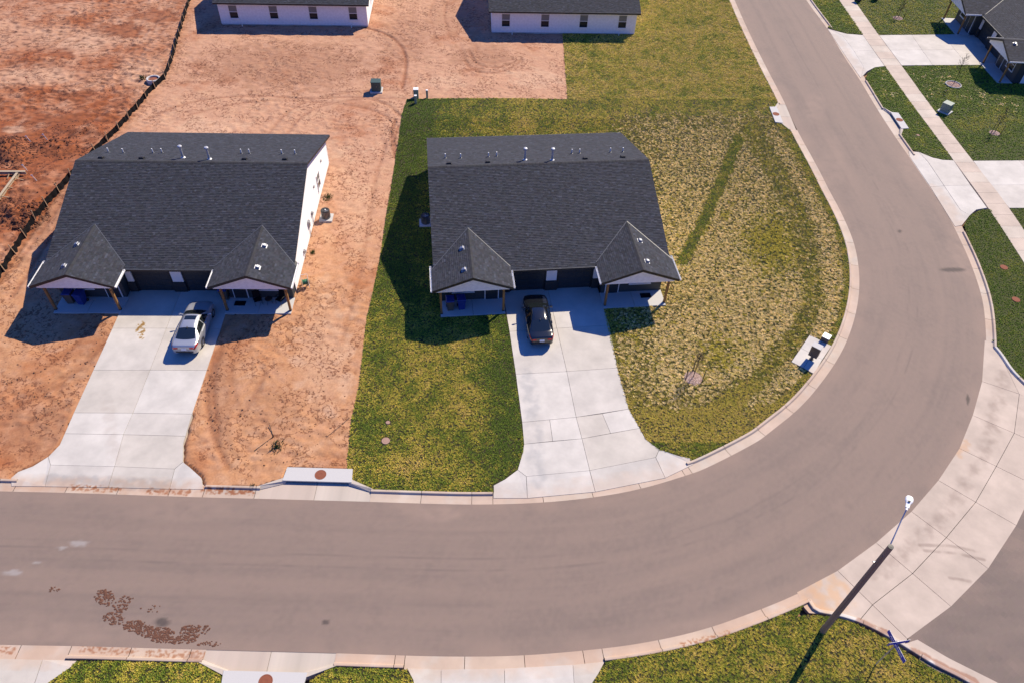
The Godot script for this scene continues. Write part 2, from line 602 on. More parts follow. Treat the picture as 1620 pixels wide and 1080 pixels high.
func z_kerb_back(x: float) -> float:
	# z of the back of the inner kerb for the straight run at the left
	var best := 0
	for i in range(0, inner.size(), 4):
		if absf(inner[i].x - x) < absf(inner[best].x - x) and inner[i].y > -30.0:
			best = i
	return inner[best].y - 0.74

func fence_x(py: float) -> float:
	var a := [[-200, 380], [5, 300], [60, 283], [125, 262], [222, 172], [297, 100], [392, 30], [440, 0], [520, -60], [1000, -500]]
	for i in a.size() - 1:
		if py <= a[i + 1][0]:
			return lerpf(a[i][1], a[i + 1][1], (py - a[i][0]) / (a[i + 1][0] - a[i][0]))
	return -500.0

func blob(p: Vector2, x: float, y: float, rx: float, ry: float) -> float:
	return maxf(0.0, 1.0 - Vector2((p.x - x) / rx, (p.y - y) / ry).length())

# ---------------------------------------------------------------- the bare earth
var mounds := [[15, 240, 40, 26, 0.75], [28, 338, 45, 24, 0.6], [95, 232, 45, 18, 0.35], [35, 300, 30, 10, 0.25], [140, 205, 50, 14, 0.3], [75, 95, 60, 12, 0.25], [620, 218, 16, 34, 0.22], [175, 600, 60, 60, 0.1], [420, 560, 40, 90, 0.06], [770, 130, 60, 12, 0.12], [700, 40, 60, 30, 0.10]]
var ruts := [[[0, 215, 80, 205, 130, 190, 165, 165], 0.5], [[0, 238, 60, 225, 150, 200], 0.5], [[70, 200, 110, 180, 100, 160, 60, 150, 0, 148], 0.35], [[0, 470, 60, 380, 110, 300, 165, 235], 0.8], [[0, 430, 50, 365, 105, 285], 0.6], [[20, 620, 90, 590, 170, 520], 0.5], [[420, 240, 470, 170, 560, 150, 640, 150], 0.5], [[350, 640, 340, 560, 390, 500], 0.4], [[740, 70, 745, 100, 780, 108, 820, 100], 0.3], [[700, 60, 690, 20, 700, 0], 0.4], [[235, 60, 260, 30, 280, 0], 0.5], [[560, 540, 590, 420, 605, 300, 625, 225], 0.4], [[577, 44, 600, 50, 625, 62, 640, 80, 643, 108, 636, 140], 1.0, 1], [[230, 190, 300, 160, 400, 150, 480, 158, 560, 153, 610, 162, 640, 190], 0.6, 1], [[300, 182, 400, 158, 520, 162, 600, 175, 625, 200], 0.5, 1], [[735, 95, 745, 112, 780, 118, 810, 108, 825, 95], 0.6, 1], [[742, 80, 752, 103, 785, 110, 815, 98], 0.6, 1], [[340, 560, 325, 620, 335, 690, 360, 740], 0.8, 1], [[350, 545, 333, 610, 345, 690], 0.7, 1], [[420, 590, 395, 640, 375, 660], 0.5, 1], [[30, 640, 90, 615, 150, 560], 0.6, 1], [[630, 200, 622, 225, 632, 255], 1.0, 1], [[625, 190, 618, 215, 625, 250], 1.0, 1], [[20, 680, 110, 640], 0.5, 1], [[120, 60, 60, 90, 0, 100], 0.5], [[240, 20, 225, 60, 200, 100], 0.5], [[180, 130, 130, 160, 60, 170, 0, 165], 0.6]]
var rut_lines := []
var soil_dark := [[450, 105, 200, 52, 0.55], [760, 90, 70, 28, 0.5], [640, 60, 60, 60, 0.4], [190, 48, 60, 16, 0.85], [250, 25, 60, 16, 0.7], [95, 85, 30, 16, 0.85], [120, 150, 46, 12, 0.8], [110, 190, 100, 18, 0.85], [190, 165, 46, 10, 0.7], [60, 230, 140, 60, 0.6], [50, 330, 120, 70, 0.7], [720, 30, 60, 40, 0.35], [160, 560, 60, 80, 0.35], [60, 680, 110, 60, 0.5], [430, 650, 60, 60, 0.3], [350, 620, 26, 110, 0.5]]
var soil_pale := [[420, 240, 200, 22, 0.55], [330, 200, 90, 20, 0.5], [850, 125, 60, 22, 0.5], [60, 120, 80, 22, 0.55], [100, 60, 100, 30, 0.4], [220, 110, 50, 34, 0.45], [510, 560, 60, 130, 0.35], [560, 330, 40, 90, 0.3], [20, 205, 30, 8, 0.7], [75, 500, 50, 60, 0.3], [700, 130, 50, 16, 0.4]]

func dirt_height(x: float, z: float, p: Vector2, left: float) -> float:
	var h := 0.055 + 0.05 * n1.get_noise_2d(x * 0.22, z * 0.22) + (0.045 + 0.03 * left) * n1.get_noise_2d(x * 0.8, z * 0.8)
	var rough := clampf(0.55 + 1.6 * n2.get_noise_2d(x * 0.06 + 9.0, z * 0.06), 0.12, 1.0)
	h += rough * (0.06 + 0.08 * left) * (n3.get_noise_2d(x * 0.42, z * 0.75))
	h += rough * 0.035 * n2.get_noise_2d(x * 1.5, z * 2.1)
	for m in mounds:
		var k := blob(p, m[0], m[1], m[2], m[3])
		if k > 0.0:
			h += m[4] * smoothstep(0.0, 0.8, k) * (0.75 + 0.7 * n1.get_noise_2d(x * 0.9 + 40.0, z * 0.9)) + 0.12 * k * n2.get_noise_2d(x * 2.6, z * 2.6)
	return h

func make_ground() -> void:
	var st := new_st()
	quad(st, Vector3(-400, -0.32, -500), Vector3(400, -0.32, -500), Vector3(400, -0.32, 300), Vector3(-400, -0.32, 300), Vector3.UP)
	structure("ground", st, M.ground)
	for r in ruts:
		rut_lines.append([resample(smooth(poly(r[0])), 0.2), r[1], r.size() < 3])
	var x0 := -76.0
	var x1 := 8.4
	var z0 := -118.0
	var z1 := -22.4
	var step := 0.15
	var nx := int((x1 - x0) / step)
	var nz := int((z1 - z0) / step)
	var vs := PackedVector3Array()
	var cs := PackedColorArray()
	vs.resize((nx + 1) * (nz + 1))
	cs.resize(vs.size())
	var kz := PackedFloat32Array()
	for i in nx + 1:
		kz.append(z_kerb_back(x0 + i * step))
	var c_tan := lin(224, 172, 138)
	var c_orange := lin(218, 160, 114)
	var c_red := lin(182, 102, 54)
	var c_dark := lin(98, 52, 34)
	var c_brown := lin(176, 124, 92)
	var c_pale := lin(240, 198, 164)
	# rut depth laid into a coarse grid first
	var rut := PackedFloat32Array()
	rut.resize(vs.size())
	for r in rut_lines:
		for side in ([-0.85, 0.85] if r[2] else [0.0]):
			var L: PackedVector2Array = r[0]
			for i in L.size():
				var t := tangent(L, i)
				var q = L[i] + Vector2(-t.y, t.x) * side
				for dz in range(-2, 3):
					for dx in range(-2, 3):
						var ix := int((q.x - x0) / step) + dx
						var iz := int((q.y - z0) / step) + dz
						if ix > 0 and iz > 0 and ix < nx and iz < nz:
							var dd := Vector2(x0 + ix * step, z0 + iz * step).distance_to(q)
							rut[iz * (nx + 1) + ix] = maxf(rut[iz * (nx + 1) + ix], r[1] * maxf(0.0, 1.0 - dd / 0.3))
	var lot_in := inset(lawn_polys.lot, 0.4)
	var rear_in := inset(lawn_polys.rear, 0.4)
	var drive_out := inset(lawn_polys.drive_a, -0.15)
	var k := 0
	for iz in nz + 1:
		var z := z0 + iz * step
		for ix in nx + 1:
			var x := x0 + ix * step
			var p := PX(Vector3(x, 0.08, z))
			var fx := fence_x(p.y)
			var left := clampf((fx - p.x) / 40.0 + 0.5, 0.0, 1.0)
			var y := dirt_height(x, z, p, left)
			var cut := rut[k]
			y -= cut * 0.13
			if z > kz[ix] + 0.12:
				y = -0.3
			elif z > kz[ix] - 1.2:
				y = lerpf(y, 0.09, clampf((z - kz[ix] + 1.2) / 0.9, 0.0, 1.0))
			if (x > -8.5 and z > -34.0) or (z > -29.0 and x < -5.0 and x > -20.0 and inside(Vector2(x, z), keep_out[0])):
				y = -0.3
			elif z > -29.0 and absf(x + 24.0) < 9.0 and inside(Vector2(x, z), lawn_polys.drive_a):
				y = -0.2
			elif x > -16.0 and (inside(Vector2(x, z), lawn_polys.lot) or inside(Vector2(x, z), lawn_polys.rear)):
				y = minf(y, 0.05) if not ((z > -34.0 and x > -8.5) or inside(Vector2(x, z), lot_in) or inside(Vector2(x, z), rear_in)) else -0.15
			elif absf(x + 24.0) < 9.0 and z > -41.0 and inside(Vector2(x, z), drive_out):
				y = minf(y, 0.045)
			elif x > -16.0:
				y = minf(y, 0.10)
			vs[k] = Vector3(x, y, z)
			# what the soil is here: pale crust, orange sand, moist red clay
			var a := n1.get_noise_2d(x * 0.11 + 70.0, z * 0.11)
			var b := n1.get_noise_2d(x * 0.55, z * 0.55 + 33.0)
			var c := c_tan.lerp(c_orange, clampf(smoothstep(250.0, 520.0, p.y) + b * 0.9, 0.0, 1.0))
			var red := left * clampf(0.40 + smoothstep(110.0, 240.0, p.y) * 0.5 + a * 0.9 + b * 0.5, 0.0, 1.0)
			red = maxf(red, smoothstep(300.0, 60.0, p.x) * smoothstep(560.0, 720.0, p.y) * clampf(0.65 + a + b * 0.6, 0.0, 1.0))
			red = maxf(red, clampf(a * 1.2 - 0.25 + b * 0.4, 0.0, 0.5))
			c = c.lerp(c_red, red)
			c = c.lerp(c_pale, clampf(b * 1.2 - 0.12 - red * 0.5, 0.0, 0.35))
			if p.x < -40.0 or p.y < -40.0 or p.y > 800.0:
				cs[k] = c
				k += 1
				continue
			for m in soil_dark:
				var e := blob(p, m[0], m[1], m[2], m[3])
				if e > 0.0:
					c = c.lerp(c_red.lerp(c_dark, 0.25) if left > 0.5 else c_brown, smoothstep(0.1, 0.5, e + 0.45 * b) * m[4])
			for m in soil_pale:
				var e := blob(p, m[0], m[1], m[2], m[3])
				if e > 0.0:
					c = c.lerp(c_pale, smoothstep(0.1, 0.6, e + 0.5 * b) * m[4])
			var crumb := n3.get_noise_2d(x * 0.55 + 5.0, z * 1.1)
			var moist := clampf(1.5 * (n2.get_noise_2d(x * 0.8, z * 1.5) + crumb * 0.5) - 0.26 + left * 0.1 - 0.25 * smoothstep(520.0, 620.0, p.y) * smoothstep(150.0, 300.0, p.x), 0.0, 0.9)
			c = c.lerp(c_dark.lerp(c_red, 0.6 * (1.0 - left)), moist * (0.3 + 0.55 * left))
			c = c.lerp(c_dark.lerp(c_red, 0.5), cut * 0.8)
			cs[k] = c
			k += 1
	var ids := PackedInt32Array()
	for iz in nz:
		for ix in nx:
			var q := iz * (nx + 1) + ix
			if z0 + iz * step > kz[ix] + 0.14:
				continue
			ids.append_array([q, q + 1, q + nx + 1, q + 1, q + nx + 2, q + nx + 1])
	var ns := PackedVector3Array()
	ns.resize(vs.size())
	for iz in nz + 1:
		for ix in nx + 1:
			var q := iz * (nx + 1) + ix
			var l := vs[q - 1].y if ix > 0 else vs[q].y
			var r := vs[q + 1].y if ix < nx else vs[q].y
			var u := vs[q - nx - 1].y if iz > 0 else vs[q].y
			var d := vs[q + nx + 1].y if iz < nz else vs[q].y
			ns[q] = Vector3(l - r, 2.0 * step, u - d).normalized()
	var arr := []
	arr.resize(Mesh.ARRAY_MAX)
	arr[Mesh.ARRAY_VERTEX] = vs
	arr[Mesh.ARRAY_NORMAL] = ns
	arr[Mesh.ARRAY_COLOR] = cs
	arr[Mesh.ARRAY_INDEX] = ids
	var mesh := ArrayMesh.new()
	mesh.add_surface_from_arrays(Mesh.PRIMITIVE_TRIANGLES, arr)
	structure("dirt_lot", mesh, M.dirt)

# ---------------------------------------------------------------- roads
func at_frac(p: PackedVector2Array, f: float) -> Vector2:
	var k := clampf(f, 0.0, 1.0) * (p.size() - 1)
	var i := mini(int(k), p.size() - 2)
	return p[i].lerp(p[i + 1], k - i)

func matched(p: PackedVector2Array, marks: Array, t: float) -> Vector2:
	# t runs over marks (indices into p), so that both edges keep pace round the bend
	var k := t * (marks.size() - 1)
	var i := mini(int(k), marks.size() - 2)
	return at_frac(p, lerpf(marks[i], marks[i + 1], k - i) / (p.size() - 1.0))

func make_roads() -> void:
	var pairs := [[-420, 764, -420, 1006], [0, 777, 0, 1016], [411, 788, 400, 1026], [752, 798, 760, 1035], [929, 788, 960, 1021], [1089, 751, 1150, 980], [1217, 684, 1330, 899], [1304, 600, 1470, 777], [1351, 512, 1545, 640], [1360, 440, 1557, 520], [1340, 355, 1515, 374], [1296, 269, 1450, 268], [1242, 163, 1390, 178], [1183, 47, 1309, 47], [1110, -115, 1203, -115]]
	var mi := []
	var mo := []
	for a in pairs:
		mi.append(float(nearest(inner, V(a[0], a[1]))))
		mo.append(float(nearest(outer, V(a[2], a[3]))))
	var ns := 950
	var nt := 76
	var vs := PackedVector3Array()
	var cs := PackedColorArray()
	var no := PackedVector3Array()
	var base := lin(163, 143, 131)
	var dust := lin(182, 157, 141)
	var dark := lin(136, 121, 114)
	var pale := lin(196, 186, 180)
	var blots := [[690, 812, 60, 16, 0.9], [1450, 250, 30, 60, 0.5], [1530, 400, 40, 50, 0.7], [1290, 170, 20, 30, 0.5], [1460, 215, 20, 16, 0.7], [1150, 990, 120, 16, 0.6], [1340, 800, 30, 16, 0.3], [300, 810, 120, 20, 0.5], [60, 900, 70, 14, 0.25], [1320, 260, 20, 60, 0.4], [110, 1000, 120, 20, 0.5], [40, 990, 80, 30, 0.4]]
	var spots := [[1508, 427, 24, 4], [1424, 366, 4, 3], [256, 984, 14, 8], [514, 984, 6, 5], [1532, 632, 3, 10]]
	var paints := [[124, 859, 18, 7], [98, 866, 8, 3], [20, 905, 22, 6], [57, 890, 8, 3]]
	for i in ns + 1:
		var s := float(i) / ns
		var a := matched(inner, mi, s)
		var b := matched(outer, mo, s)
		for j in nt + 1:
			var t := float(j) / nt
			var q := a.lerp(b, t * 1.014)
			var crown := 0.05 * (1.0 - pow(2.0 * t - 1.0, 2.0))
			vs.append(Vector3(q.x, 0.004 + crown, q.y))
			no.append(Vector3.UP)
			var p := PX(vs[vs.size() - 1])
			var streak := 0.5 * n1.get_noise_2d(s * 5.0, t * 5.0) + 0.16 * n2.get_noise_2d(s * 14.0, t * 40.0) + 0.35 * n1.get_noise_2d(q.x * 2.2, q.y * 2.2)
			var c := base.lerp(dust, clampf(0.25 + streak * 0.7, 0.0, 0.8))
			c = c.lerp(dark, clampf(-streak * 0.4 + 0.3 * n1.get_noise_2d(q.x * 0.35, q.y * 0.35), 0.0, 0.5))
			var edge := maxf(smoothstep(0.16, 0.0, t), smoothstep(0.86, 1.0, t))
			c = c.lerp(dust, clampf(edge * (0.5 + 0.9 * n1.get_noise_2d(q.x * 0.3 + 20.0, q.y * 0.3)), 0.0, 0.8))
			for w in [0.28, 0.64]:
				c = c.lerp(dust, 0.35 * maxf(0.0, 1.0 - absf(t - w) / 0.13) * clampf(0.6 + n2.get_noise_2d(s * 9.0, w * 30.0), 0.0, 1.0))
			# the seam of the two paving passes and the worn wheel lines beside it
			var wob := 0.012 * n2.get_noise_1d(s * 30.0)
			for w in [[0.40, 0.010, 0.45], [0.475, 0.006, 0.6], [0.70, 0.03, 0.25], [0.22, 0.03, 0.22]]:
				c = c.lerp(dark, w[2] * maxf(0.0, 1.0 - absf(t - w[0] - wob) / w[1]) * clampf(0.5 + 1.3 * n2.get_noise_2d(s * 18.0, w[0] * 50.0), 0.0, 1.0))
			for m in blots:
				var e := blob(p, m[0], m[1], m[2], m[3])
				if e > 0.0:
					c = c.lerp(dust * 1.08, clampf(e * 2.2, 0.0, 1.0) * m[4] * clampf(0.6 + n1.get_noise_2d(q.x * 0.9, q.y * 0.9), 0.0, 1.0))
			for m in spots:
				var e := blob(p, m[0], m[1], m[2], m[3])
				if e > 0.0:
					c = c.lerp(lin(92, 82, 78), clampf(e * 2.4, 0.0, 0.8))
			for m in paints:
				var e := blob(p, m[0], m[1], m[2], m[3])
				if e > 0.0:
					c = c.lerp(pale, smoothstep(0.1, 0.5, e + 0.35 * n2.get_noise_2d(q.x * 3.0, q.y * 3.0)) * 0.9)
			cs.append(c)
	var ids := PackedInt32Array()
	for i in ns:
		for j in nt:
			var q := i * (nt + 1) + j
			ids.append_array([q, q + nt + 1, q + 1, q + 1, q + nt + 1, q + nt + 2])
	var arr := []
	arr.resize(Mesh.ARRAY_MAX)
	arr[Mesh.ARRAY_VERTEX] = vs
	arr[Mesh.ARRAY_NORMAL] = no
	arr[Mesh.ARRAY_COLOR] = cs
	arr[Mesh.ARRAY_INDEX] = ids
	var mesh := ArrayMesh.new()
	mesh.add_surface_from_arrays(Mesh.PRIMITIVE_TRIANGLES, arr)
	structure("road", mesh, M.road)
	# the side street beyond the concrete crossing
	var edge := resample(smooth(poly([1690, 712, 1648, 764, 1612, 811, 1598, 829, 1557, 892, 1499, 952, 1437, 1010])), 0.3)
	var far := resample(smooth(poly([2250, 830, 2150, 900, 2060, 980, 1960, 1080, 1850, 1190, 1740, 1290, 1640, 1380])), 0.3)
	var st := new_st()
	var n := 70
	var grid := []
	for i in n + 1:
		var row := []
		for j in n + 1:
			var e2 := at_frac(edge, float(i) / n)
			var f2 := at_frac(far, float(i) / n)
			var q := e2.lerp(f2, float(j) / n)
			row.append(q)
		grid.append(row)
	for i in n:
		for j in n:
			var q: Vector2 = grid[i][j]
			var sn := n1.get_noise_2d(q.x * 0.3, q.y * 0.3)
			col = base.lerp(dark, 0.45 + 0.5 * n1.get_noise_2d(q.x * 0.2 + 8.0, q.y * 1.1)).lerp(dust, clampf(sn * 0.6 + 0.15 - j * 0.01, 0.0, 0.5))
			var a2: Vector2 = grid[i + 1][j]
			var b2: Vector2 = grid[i + 1][j + 1]
			var c2: Vector2 = grid[i][j + 1]
			quad(st, Vector3(q.x, 0.002, q.y), Vector3(a2.x, 0.002, a2.y), Vector3(b2.x, 0.002, b2.y), Vector3(c2.x, 0.002, c2.y), Vector3.UP)
	structure("side_street", st, M.road)
	col = Color(1, 1, 1)

# ---------------------------------------------------------------- kerbs
const FULL := [[0.0, 0.006], [0.28, 0.0], [0.56, 0.012], [0.60, 0.07], [0.625, 0.115], [0.655, 0.135], [0.74, 0.138], [0.775, 0.125], [0.785, 0.0], [0.785, -0.3]]
const DROP := [[0.0, 0.006], [0.28, 0.0], [0.55, 0.006], [0.84, 0.016], [0.86, -0.3]]

func kerb_run(called: String, line: PackedVector2Array, side: float, skips: Array, drops: Array) -> void:
	var root := setting(called)
	var seg := 12
	var i := 0
	var count := 0
	while i < line.size() - 2:
		var e := mini(i + seg, line.size() - 1)
		for k in skips:
			if i < k[0] and e > k[0]:
				e = k[0]
			if i >= k[0] and i < k[1]:
				i = k[1]
				e = mini(i + seg, line.size() - 1)
		for k in drops:
			if i < k[0] and e > k[0]:
				e = k[0]
			elif i < k[1] and e > k[1]:
				e = k[1]
		for k in skips:
			if i < k[0] and e > k[0]:
				e = k[0]
		if e - i < 1:
			i += 1
			continue
		var prof := FULL
		for k in drops:
			if i >= k[0] and i < k[1]:
				prof = DROP
		var st := new_st()
		for j in range(i, e):
			var rows := []
			for m in 2:
				var q := line[j + m]
				var t := tangent(line, j + m)
				if j == i and m == 0:
					q += t * 0.014
				if j == e - 1 and m == 1:
					q -= t * 0.014
				var nrm := Vector2(-t.y, t.x) * side
				var row := []
				for f in prof:
					var w = q + nrm * f[0]
					row.append(Vector3(w.x, f[1], w.y))
				rows.append(row)
			for f in prof.size() - 1:
				var nv := Vector3(0, 1, 0) if f < prof.size() - 3 else Vector3(rows[0][f].x - rows[0][0].x, 0.2, rows[0][f].z - rows[0][0].z)
				quad(st, rows[0][f], rows[1][f], rows[1][f + 1], rows[0][f + 1], nv)
		part("kerb_segment", st, [M.concrete_warm, M.concrete_mid, M.concrete_warm2][(count * 7 / 3) % 3], root)
		count += 1
		i = e

var inlet_at := []
func idx(line: PackedVector2Array, x: float, y: float) -> int:
	return nearest(line, V(x, y))

func make_kerbs() -> void:
	var sk_in := []
	var sk_out := []
	for a in inlet_at:
		var half := int((a[3] + a[4]) / 0.25)
		(sk_in if a[2] < 0.0 else sk_out).append([a[1] - half, a[1] + half])
	sk_out.append([idx(outer, 1268, 933), idx(outer, 1558, 545)])
	kerb_run("kerb_inner", inner, -1.0, sk_in, [[idx(inner, 16, 777), idx(inner, 321, 786)], [idx(inner, 780, 798), idx(inner, 1097, 748)]])
	kerb_run("kerb_outer", outer, 1.0, sk_out, [[idx(outer, -60, 1014), idx(outer, 116, 1018)], [idx(outer, 644, 1033), idx(outer, 955, 1021)], [idx(outer, 1512, 366), idx(outer, 1436, 247)], [idx(outer, 1361, 128), idx(outer, 1307, 45)]])
	# the kerb returns of the side street
	var ui := idx(outer, 1558, 545)
	var ut := tangent(outer, ui)
	var uh := PackedVector2Array([outer[ui] + Vector2(-ut.y, ut.x) * 0.64])
	uh.append_array(poly([1583, 561, 1599, 586, 1618, 605, 1645, 630, 1700, 664, 1800, 715], 0.0))
	var a := resample(smooth(uh), 0.25)
	kerb_return("kerb_return_upper", a, -1.0)
	var ki := idx(outer, 1268, 933)
	var kt := tangent(outer, ki)
	var head := PackedVector2Array([outer[ki] + Vector2(-kt.y, kt.x) * 0.64])
	head.append_array(poly([1290, 965, 1311, 968, 1338, 973.5, 1368, 984.5, 1405, 1003.5, 1440, 1025, 1480, 1050, 1520, 1069, 1570, 1098, 1640, 1150], 0.0))
	var b := resample(smooth(head), 0.25)
	kerb_return("kerb_return_lower", b, 1.0)
	var g := setting("gutter_pan")
	var line := resample(poly([1452, 1011.5, 1500, 1040, 1550, 1065, 1580, 1080, 1640, 1117]), 0.25)
	var st := new_st()
	var low := resample(poly([1432, 1018, 1475, 1046, 1515, 1066, 1565, 1095, 1640, 1150]), 0.25)
	for i in 40:
		var p := at_frac(line, i / 40.0)
		var q := at_frac(line, (i + 1) / 40.0)
		var r := at_frac(low, (i + 1) / 40.0)
		var s := at_frac(low, i / 40.0)
		quad(st, Vector3(p.x, 0.006, p.y), Vector3(q.x, 0.006, q.y), Vector3(r.x, 0.006, r.y), Vector3(s.x, 0.006, s.y), Vector3.UP)
	part("gutter", st, M.concrete_warm, g)

func kerb_return(called: String, line: PackedVector2Array, side: float) -> void:
	var root := setting(called)
	var prof := [[-0.09, -0.3], [-0.09, 0.01], [-0.05, 0.09], [-0.015, 0.13], [0.13, 0.138], [0.16, 0.12], [0.165, -0.3]]
	var i := 0
	while i < line.size() - 1:
		var e := mini(i + 12, line.size() - 1)
		var st := new_st()
		for j in range(i, e):
			var rows := []
			for m in 2:
				var q := line[j + m]
				var t := tangent(line, j + m)
				if (j == i and m == 0) or (j == e - 1 and m == 1):
					q += t * (0.013 if m == 0 else -0.013)
				var row := []
				for f in prof:
					var w: Vector2 = q + Vector2(-t.y, t.x) * side * f[0]
					row.append(Vector3(w.x, f[1], w.y))
				rows.append(row)
			for f in prof.size() - 1:
				quad(st, rows[0][f], rows[1][f], rows[1][f + 1], rows[0][f + 1], Vector3(0, 1, 0))
		part("kerb_segment", st, M.concrete_mid if (i / 12) % 2 else M.concrete_pale, root)
		i = e

# ---------------------------------------------------------------- drives, walks and the crossing
func inset(p: PackedVector2Array, d: float) -> PackedVector2Array:
	if Geometry2D.is_polygon_clockwise(p):
		p = p.duplicate()
		p.reverse()
	var o := Geometry2D.offset_polygon(p, -d, Geometry2D.JOIN_MITER)
	return o[0] if o.size() else p

func slab(root: Node, a: Array, m: Material, hs = 0.10, gap := 0.011) -> void:
	# a: corners in photo pixels; hs: one height, or [height, height ...] per corner
	var p := poly(a, 0.06)
	var st := new_st()
	if hs is Array:
		var c := Vector2.ZERO
		for q in p:
			c += q / p.size()
		for i in p.size():
			p[i] = p[i].move_toward(c, gap * 1.3)
		prism(st, p, -0.25, hs)
	else:
		prism(st, inset(p, gap), -0.25, hs)
	part("slab", st, m, root)

func make_slabs() -> void:
	var c1: Material = M.concrete
	var c2: Material = M.concrete_pale
	var c3: Material = M.concrete_slab
	# drive of the house on bare earth
	var d := setting("driveway")
	var L := [[205, 458], [177.5, 520], [147.4, 585.5], [116.5, 653], [102, 686]]
	var C := [[287, 458], [263, 520], [237, 585.5], [210, 653.5], [195, 687.5]]
	var R := [[369, 459], [349, 520.5], [326.5, 586], [303.5, 655], [293, 690]]
	for i in 4:
		slab(d, L[i] + C[i] + C[i + 1] + L[i + 1], [c3, c1, c3, c2][i])
		slab(d, C[i] + R[i] + R[i + 1] + C[i + 1], [c1, c3, c2, c1][i])
	slab(d, [102, 686, 195, 687.5, 181, 738, 79.6, 735.6, 76, 722.6, 94, 704], c2)
	slab(d, [195, 687.5, 293, 690, 289.6, 702, 289, 731, 276, 742, 181, 738], c3)
	slab(d, [79.6, 735.6, 181, 738, 170, 770, 70, 768.5], c1, [0.098, 0.098, 0.026, 0.026])
	slab(d, [181, 738, 276, 742, 267.5, 772.5, 170, 770], c3, [0.098, 0.098, 0.026, 0.026])
	slab(d, [79.6, 735.6, 70, 768.5, 16.7, 768, 16.7, 756, 28, 746.7, 52, 737.4, 76, 722.6], c2, [0.098, 0.026, 0.026, 0.09, 0.10, 0.10, 0.10])
	slab(d, [276, 742, 289, 731, 300, 739, 318.5, 756, 321, 773, 267.5, 772.5], c2, [0.098, 0.10, 0.10, 0.095, 0.026, 0.026])
	# drive of the house on the lawn
	var e := setting("driveway")
	L = [[795, 461], [806, 525], [816, 592], [826, 668], [829, 702.6]]
	C = [[866, 457], [881, 520], [896.7, 587.8], [911.5, 660], [920.7, 694]]
	R = [[944, 452], [964, 515], [977, 582], [995, 647], [1012, 677.4]]
	for i in 3:
		slab(e, L[i] + C[i] + C[i + 1] + L[i + 1], [c3, c1, c2][i])
		slab(e, C[i] + R[i] + R[i + 1] + C[i + 1], [c1, c3, c1][i])
	slab(e, [826, 668, 869.6, 664, 874.4, 697.8, 829, 702.6], c1)
	slab(e, [869.6, 664, 911.5, 660, 920.7, 694, 874.4, 697.8], c2)
	slab(e, [911.5, 660, 953, 654.5, 966, 685.5, 920.7, 694], c3)
	slab(e, [953, 654.5, 995, 647, 1012, 677.4, 966, 685.5], c2)
	slab(e, [829, 702.6, 920.7, 694, 933, 744.4, 832.6, 753.7, 819, 743.3, 827, 715.6], c2)
	slab(e, [920.7, 694, 1012, 677.4, 1021.5, 695, 1043, 711, 1037.4, 723.7, 933, 744.4], c3)
	slab(e, [832.6, 753.7, 933, 744.4, 942, 777, 834.4, 787], c2, [0.098, 0.098, 0.026, 0.026])
	slab(e, [933, 744.4, 1037.4, 723.7, 1053, 755, 942, 777], c1, [0.098, 0.098, 0.026, 0.026])
	slab(e, [832.6, 753.7, 834.4, 787, 780.7, 787, 780.7, 768, 799, 758, 819, 743.3], c2, [0.098, 0.026, 0.026, 0.09, 0.10, 0.10])
	slab(e, [1037.4, 723.7, 1043, 711, 1073, 721, 1092, 725, 1097, 734, 1053, 755], c2, [0.098, 0.10, 0.10, 0.10, 0.04, 0.026])
	lawn_polys.drive_b = poly([793, 458, 946, 450, 954, 486, 976, 582, 993.7, 645, 1012, 677.8, 1021.5, 695, 1042, 711, 1073, 720, 1092, 725, 1100, 738, 1053, 760, 942, 780, 780, 790, 780, 767, 799, 757, 818, 742, 827.5, 715, 828.5, 700, 816, 593, 801, 497], 0.08)
	# the two drives across the street and the walk that crosses them
	var f := setting("driveway")
	slab(f, [1310, 45, 1321.5, 49, 1340, 54, 1365.6, 56, 1382, 79.7, 1352, 81.5, 1334, 57], c1, [0.03, 0.09, 0.10, 0.10, 0.10, 0.09, 0.08])
	slab(f, [1310, 45, 1334, 57, 1352, 81.5, 1367, 106, 1362.4, 123, 1337, 86], c2, [0.03, 0.08, 0.09, 0.08, 0.03, 0.02])
	slab(f, [1352, 81.5, 1382, 79.7, 1400, 105, 1384.5, 107, 1372, 113.4, 1362.4, 123, 1367, 106], c1, [0.09, 0.10, 0.10, 0.10, 0.10, 0.04, 0.08])
	slab(f, [1391, 56, 1442.7, 55.5, 1459, 79.5, 1409, 80], c1)
	slab(f, [1409, 80, 1459, 79.5, 1476, 103.5, 1427, 104], c2)
	slab(f, [1442.7, 55.5, 1492, 55, 1511, 79, 1459, 79.5], c3)
	slab(f, [1459, 79.5, 1511, 79, 1531, 103.2, 1476, 103.5], c1)
	slab(f, [1492, 55, 1516, 54.6, 1566, 80, 1511, 79], c3)
	slab(f, [1511, 79, 1600, 79.6, 1580, 103, 1531, 103.2], c3)
	slab(f, [1516, 54.6, 1560, 54, 1610, 79.4, 1566, 80], c1)
	var g := setting("driveway")
	slab(g, [1438, 238.5, 1453.8, 241, 1468, 255.7, 1494, 294.4, 1472.6, 295, 1440, 247], c2, [0.03, 0.09, 0.08, 0.08, 0.03, 0.02])
	slab(g, [1453.8, 241, 1476, 250, 1491.5, 253.5, 1509, 254.4, 1535.6, 293.5, 1494, 294.4, 1468, 255.7], c1, 0.10)
	slab(g, [1472.6, 295, 1494, 294.4, 1520, 333, 1535, 341, 1523, 356, 1512, 358], c1, [0.03, 0.08, 0.09, 0.10, 0.06, 0.025])
	slab(g, [1494, 294.4, 1535.6, 293.5, 1562, 329.5, 1545, 332.3, 1535, 341, 1520, 333], c2, 0.10)
	slab(g, [1540, 255, 1612, 254.5, 1650, 293, 1568, 293.4], c2)
	slab(g, [1568, 293.4, 1650, 293, 1685, 329.4, 1597, 329.6], c1)
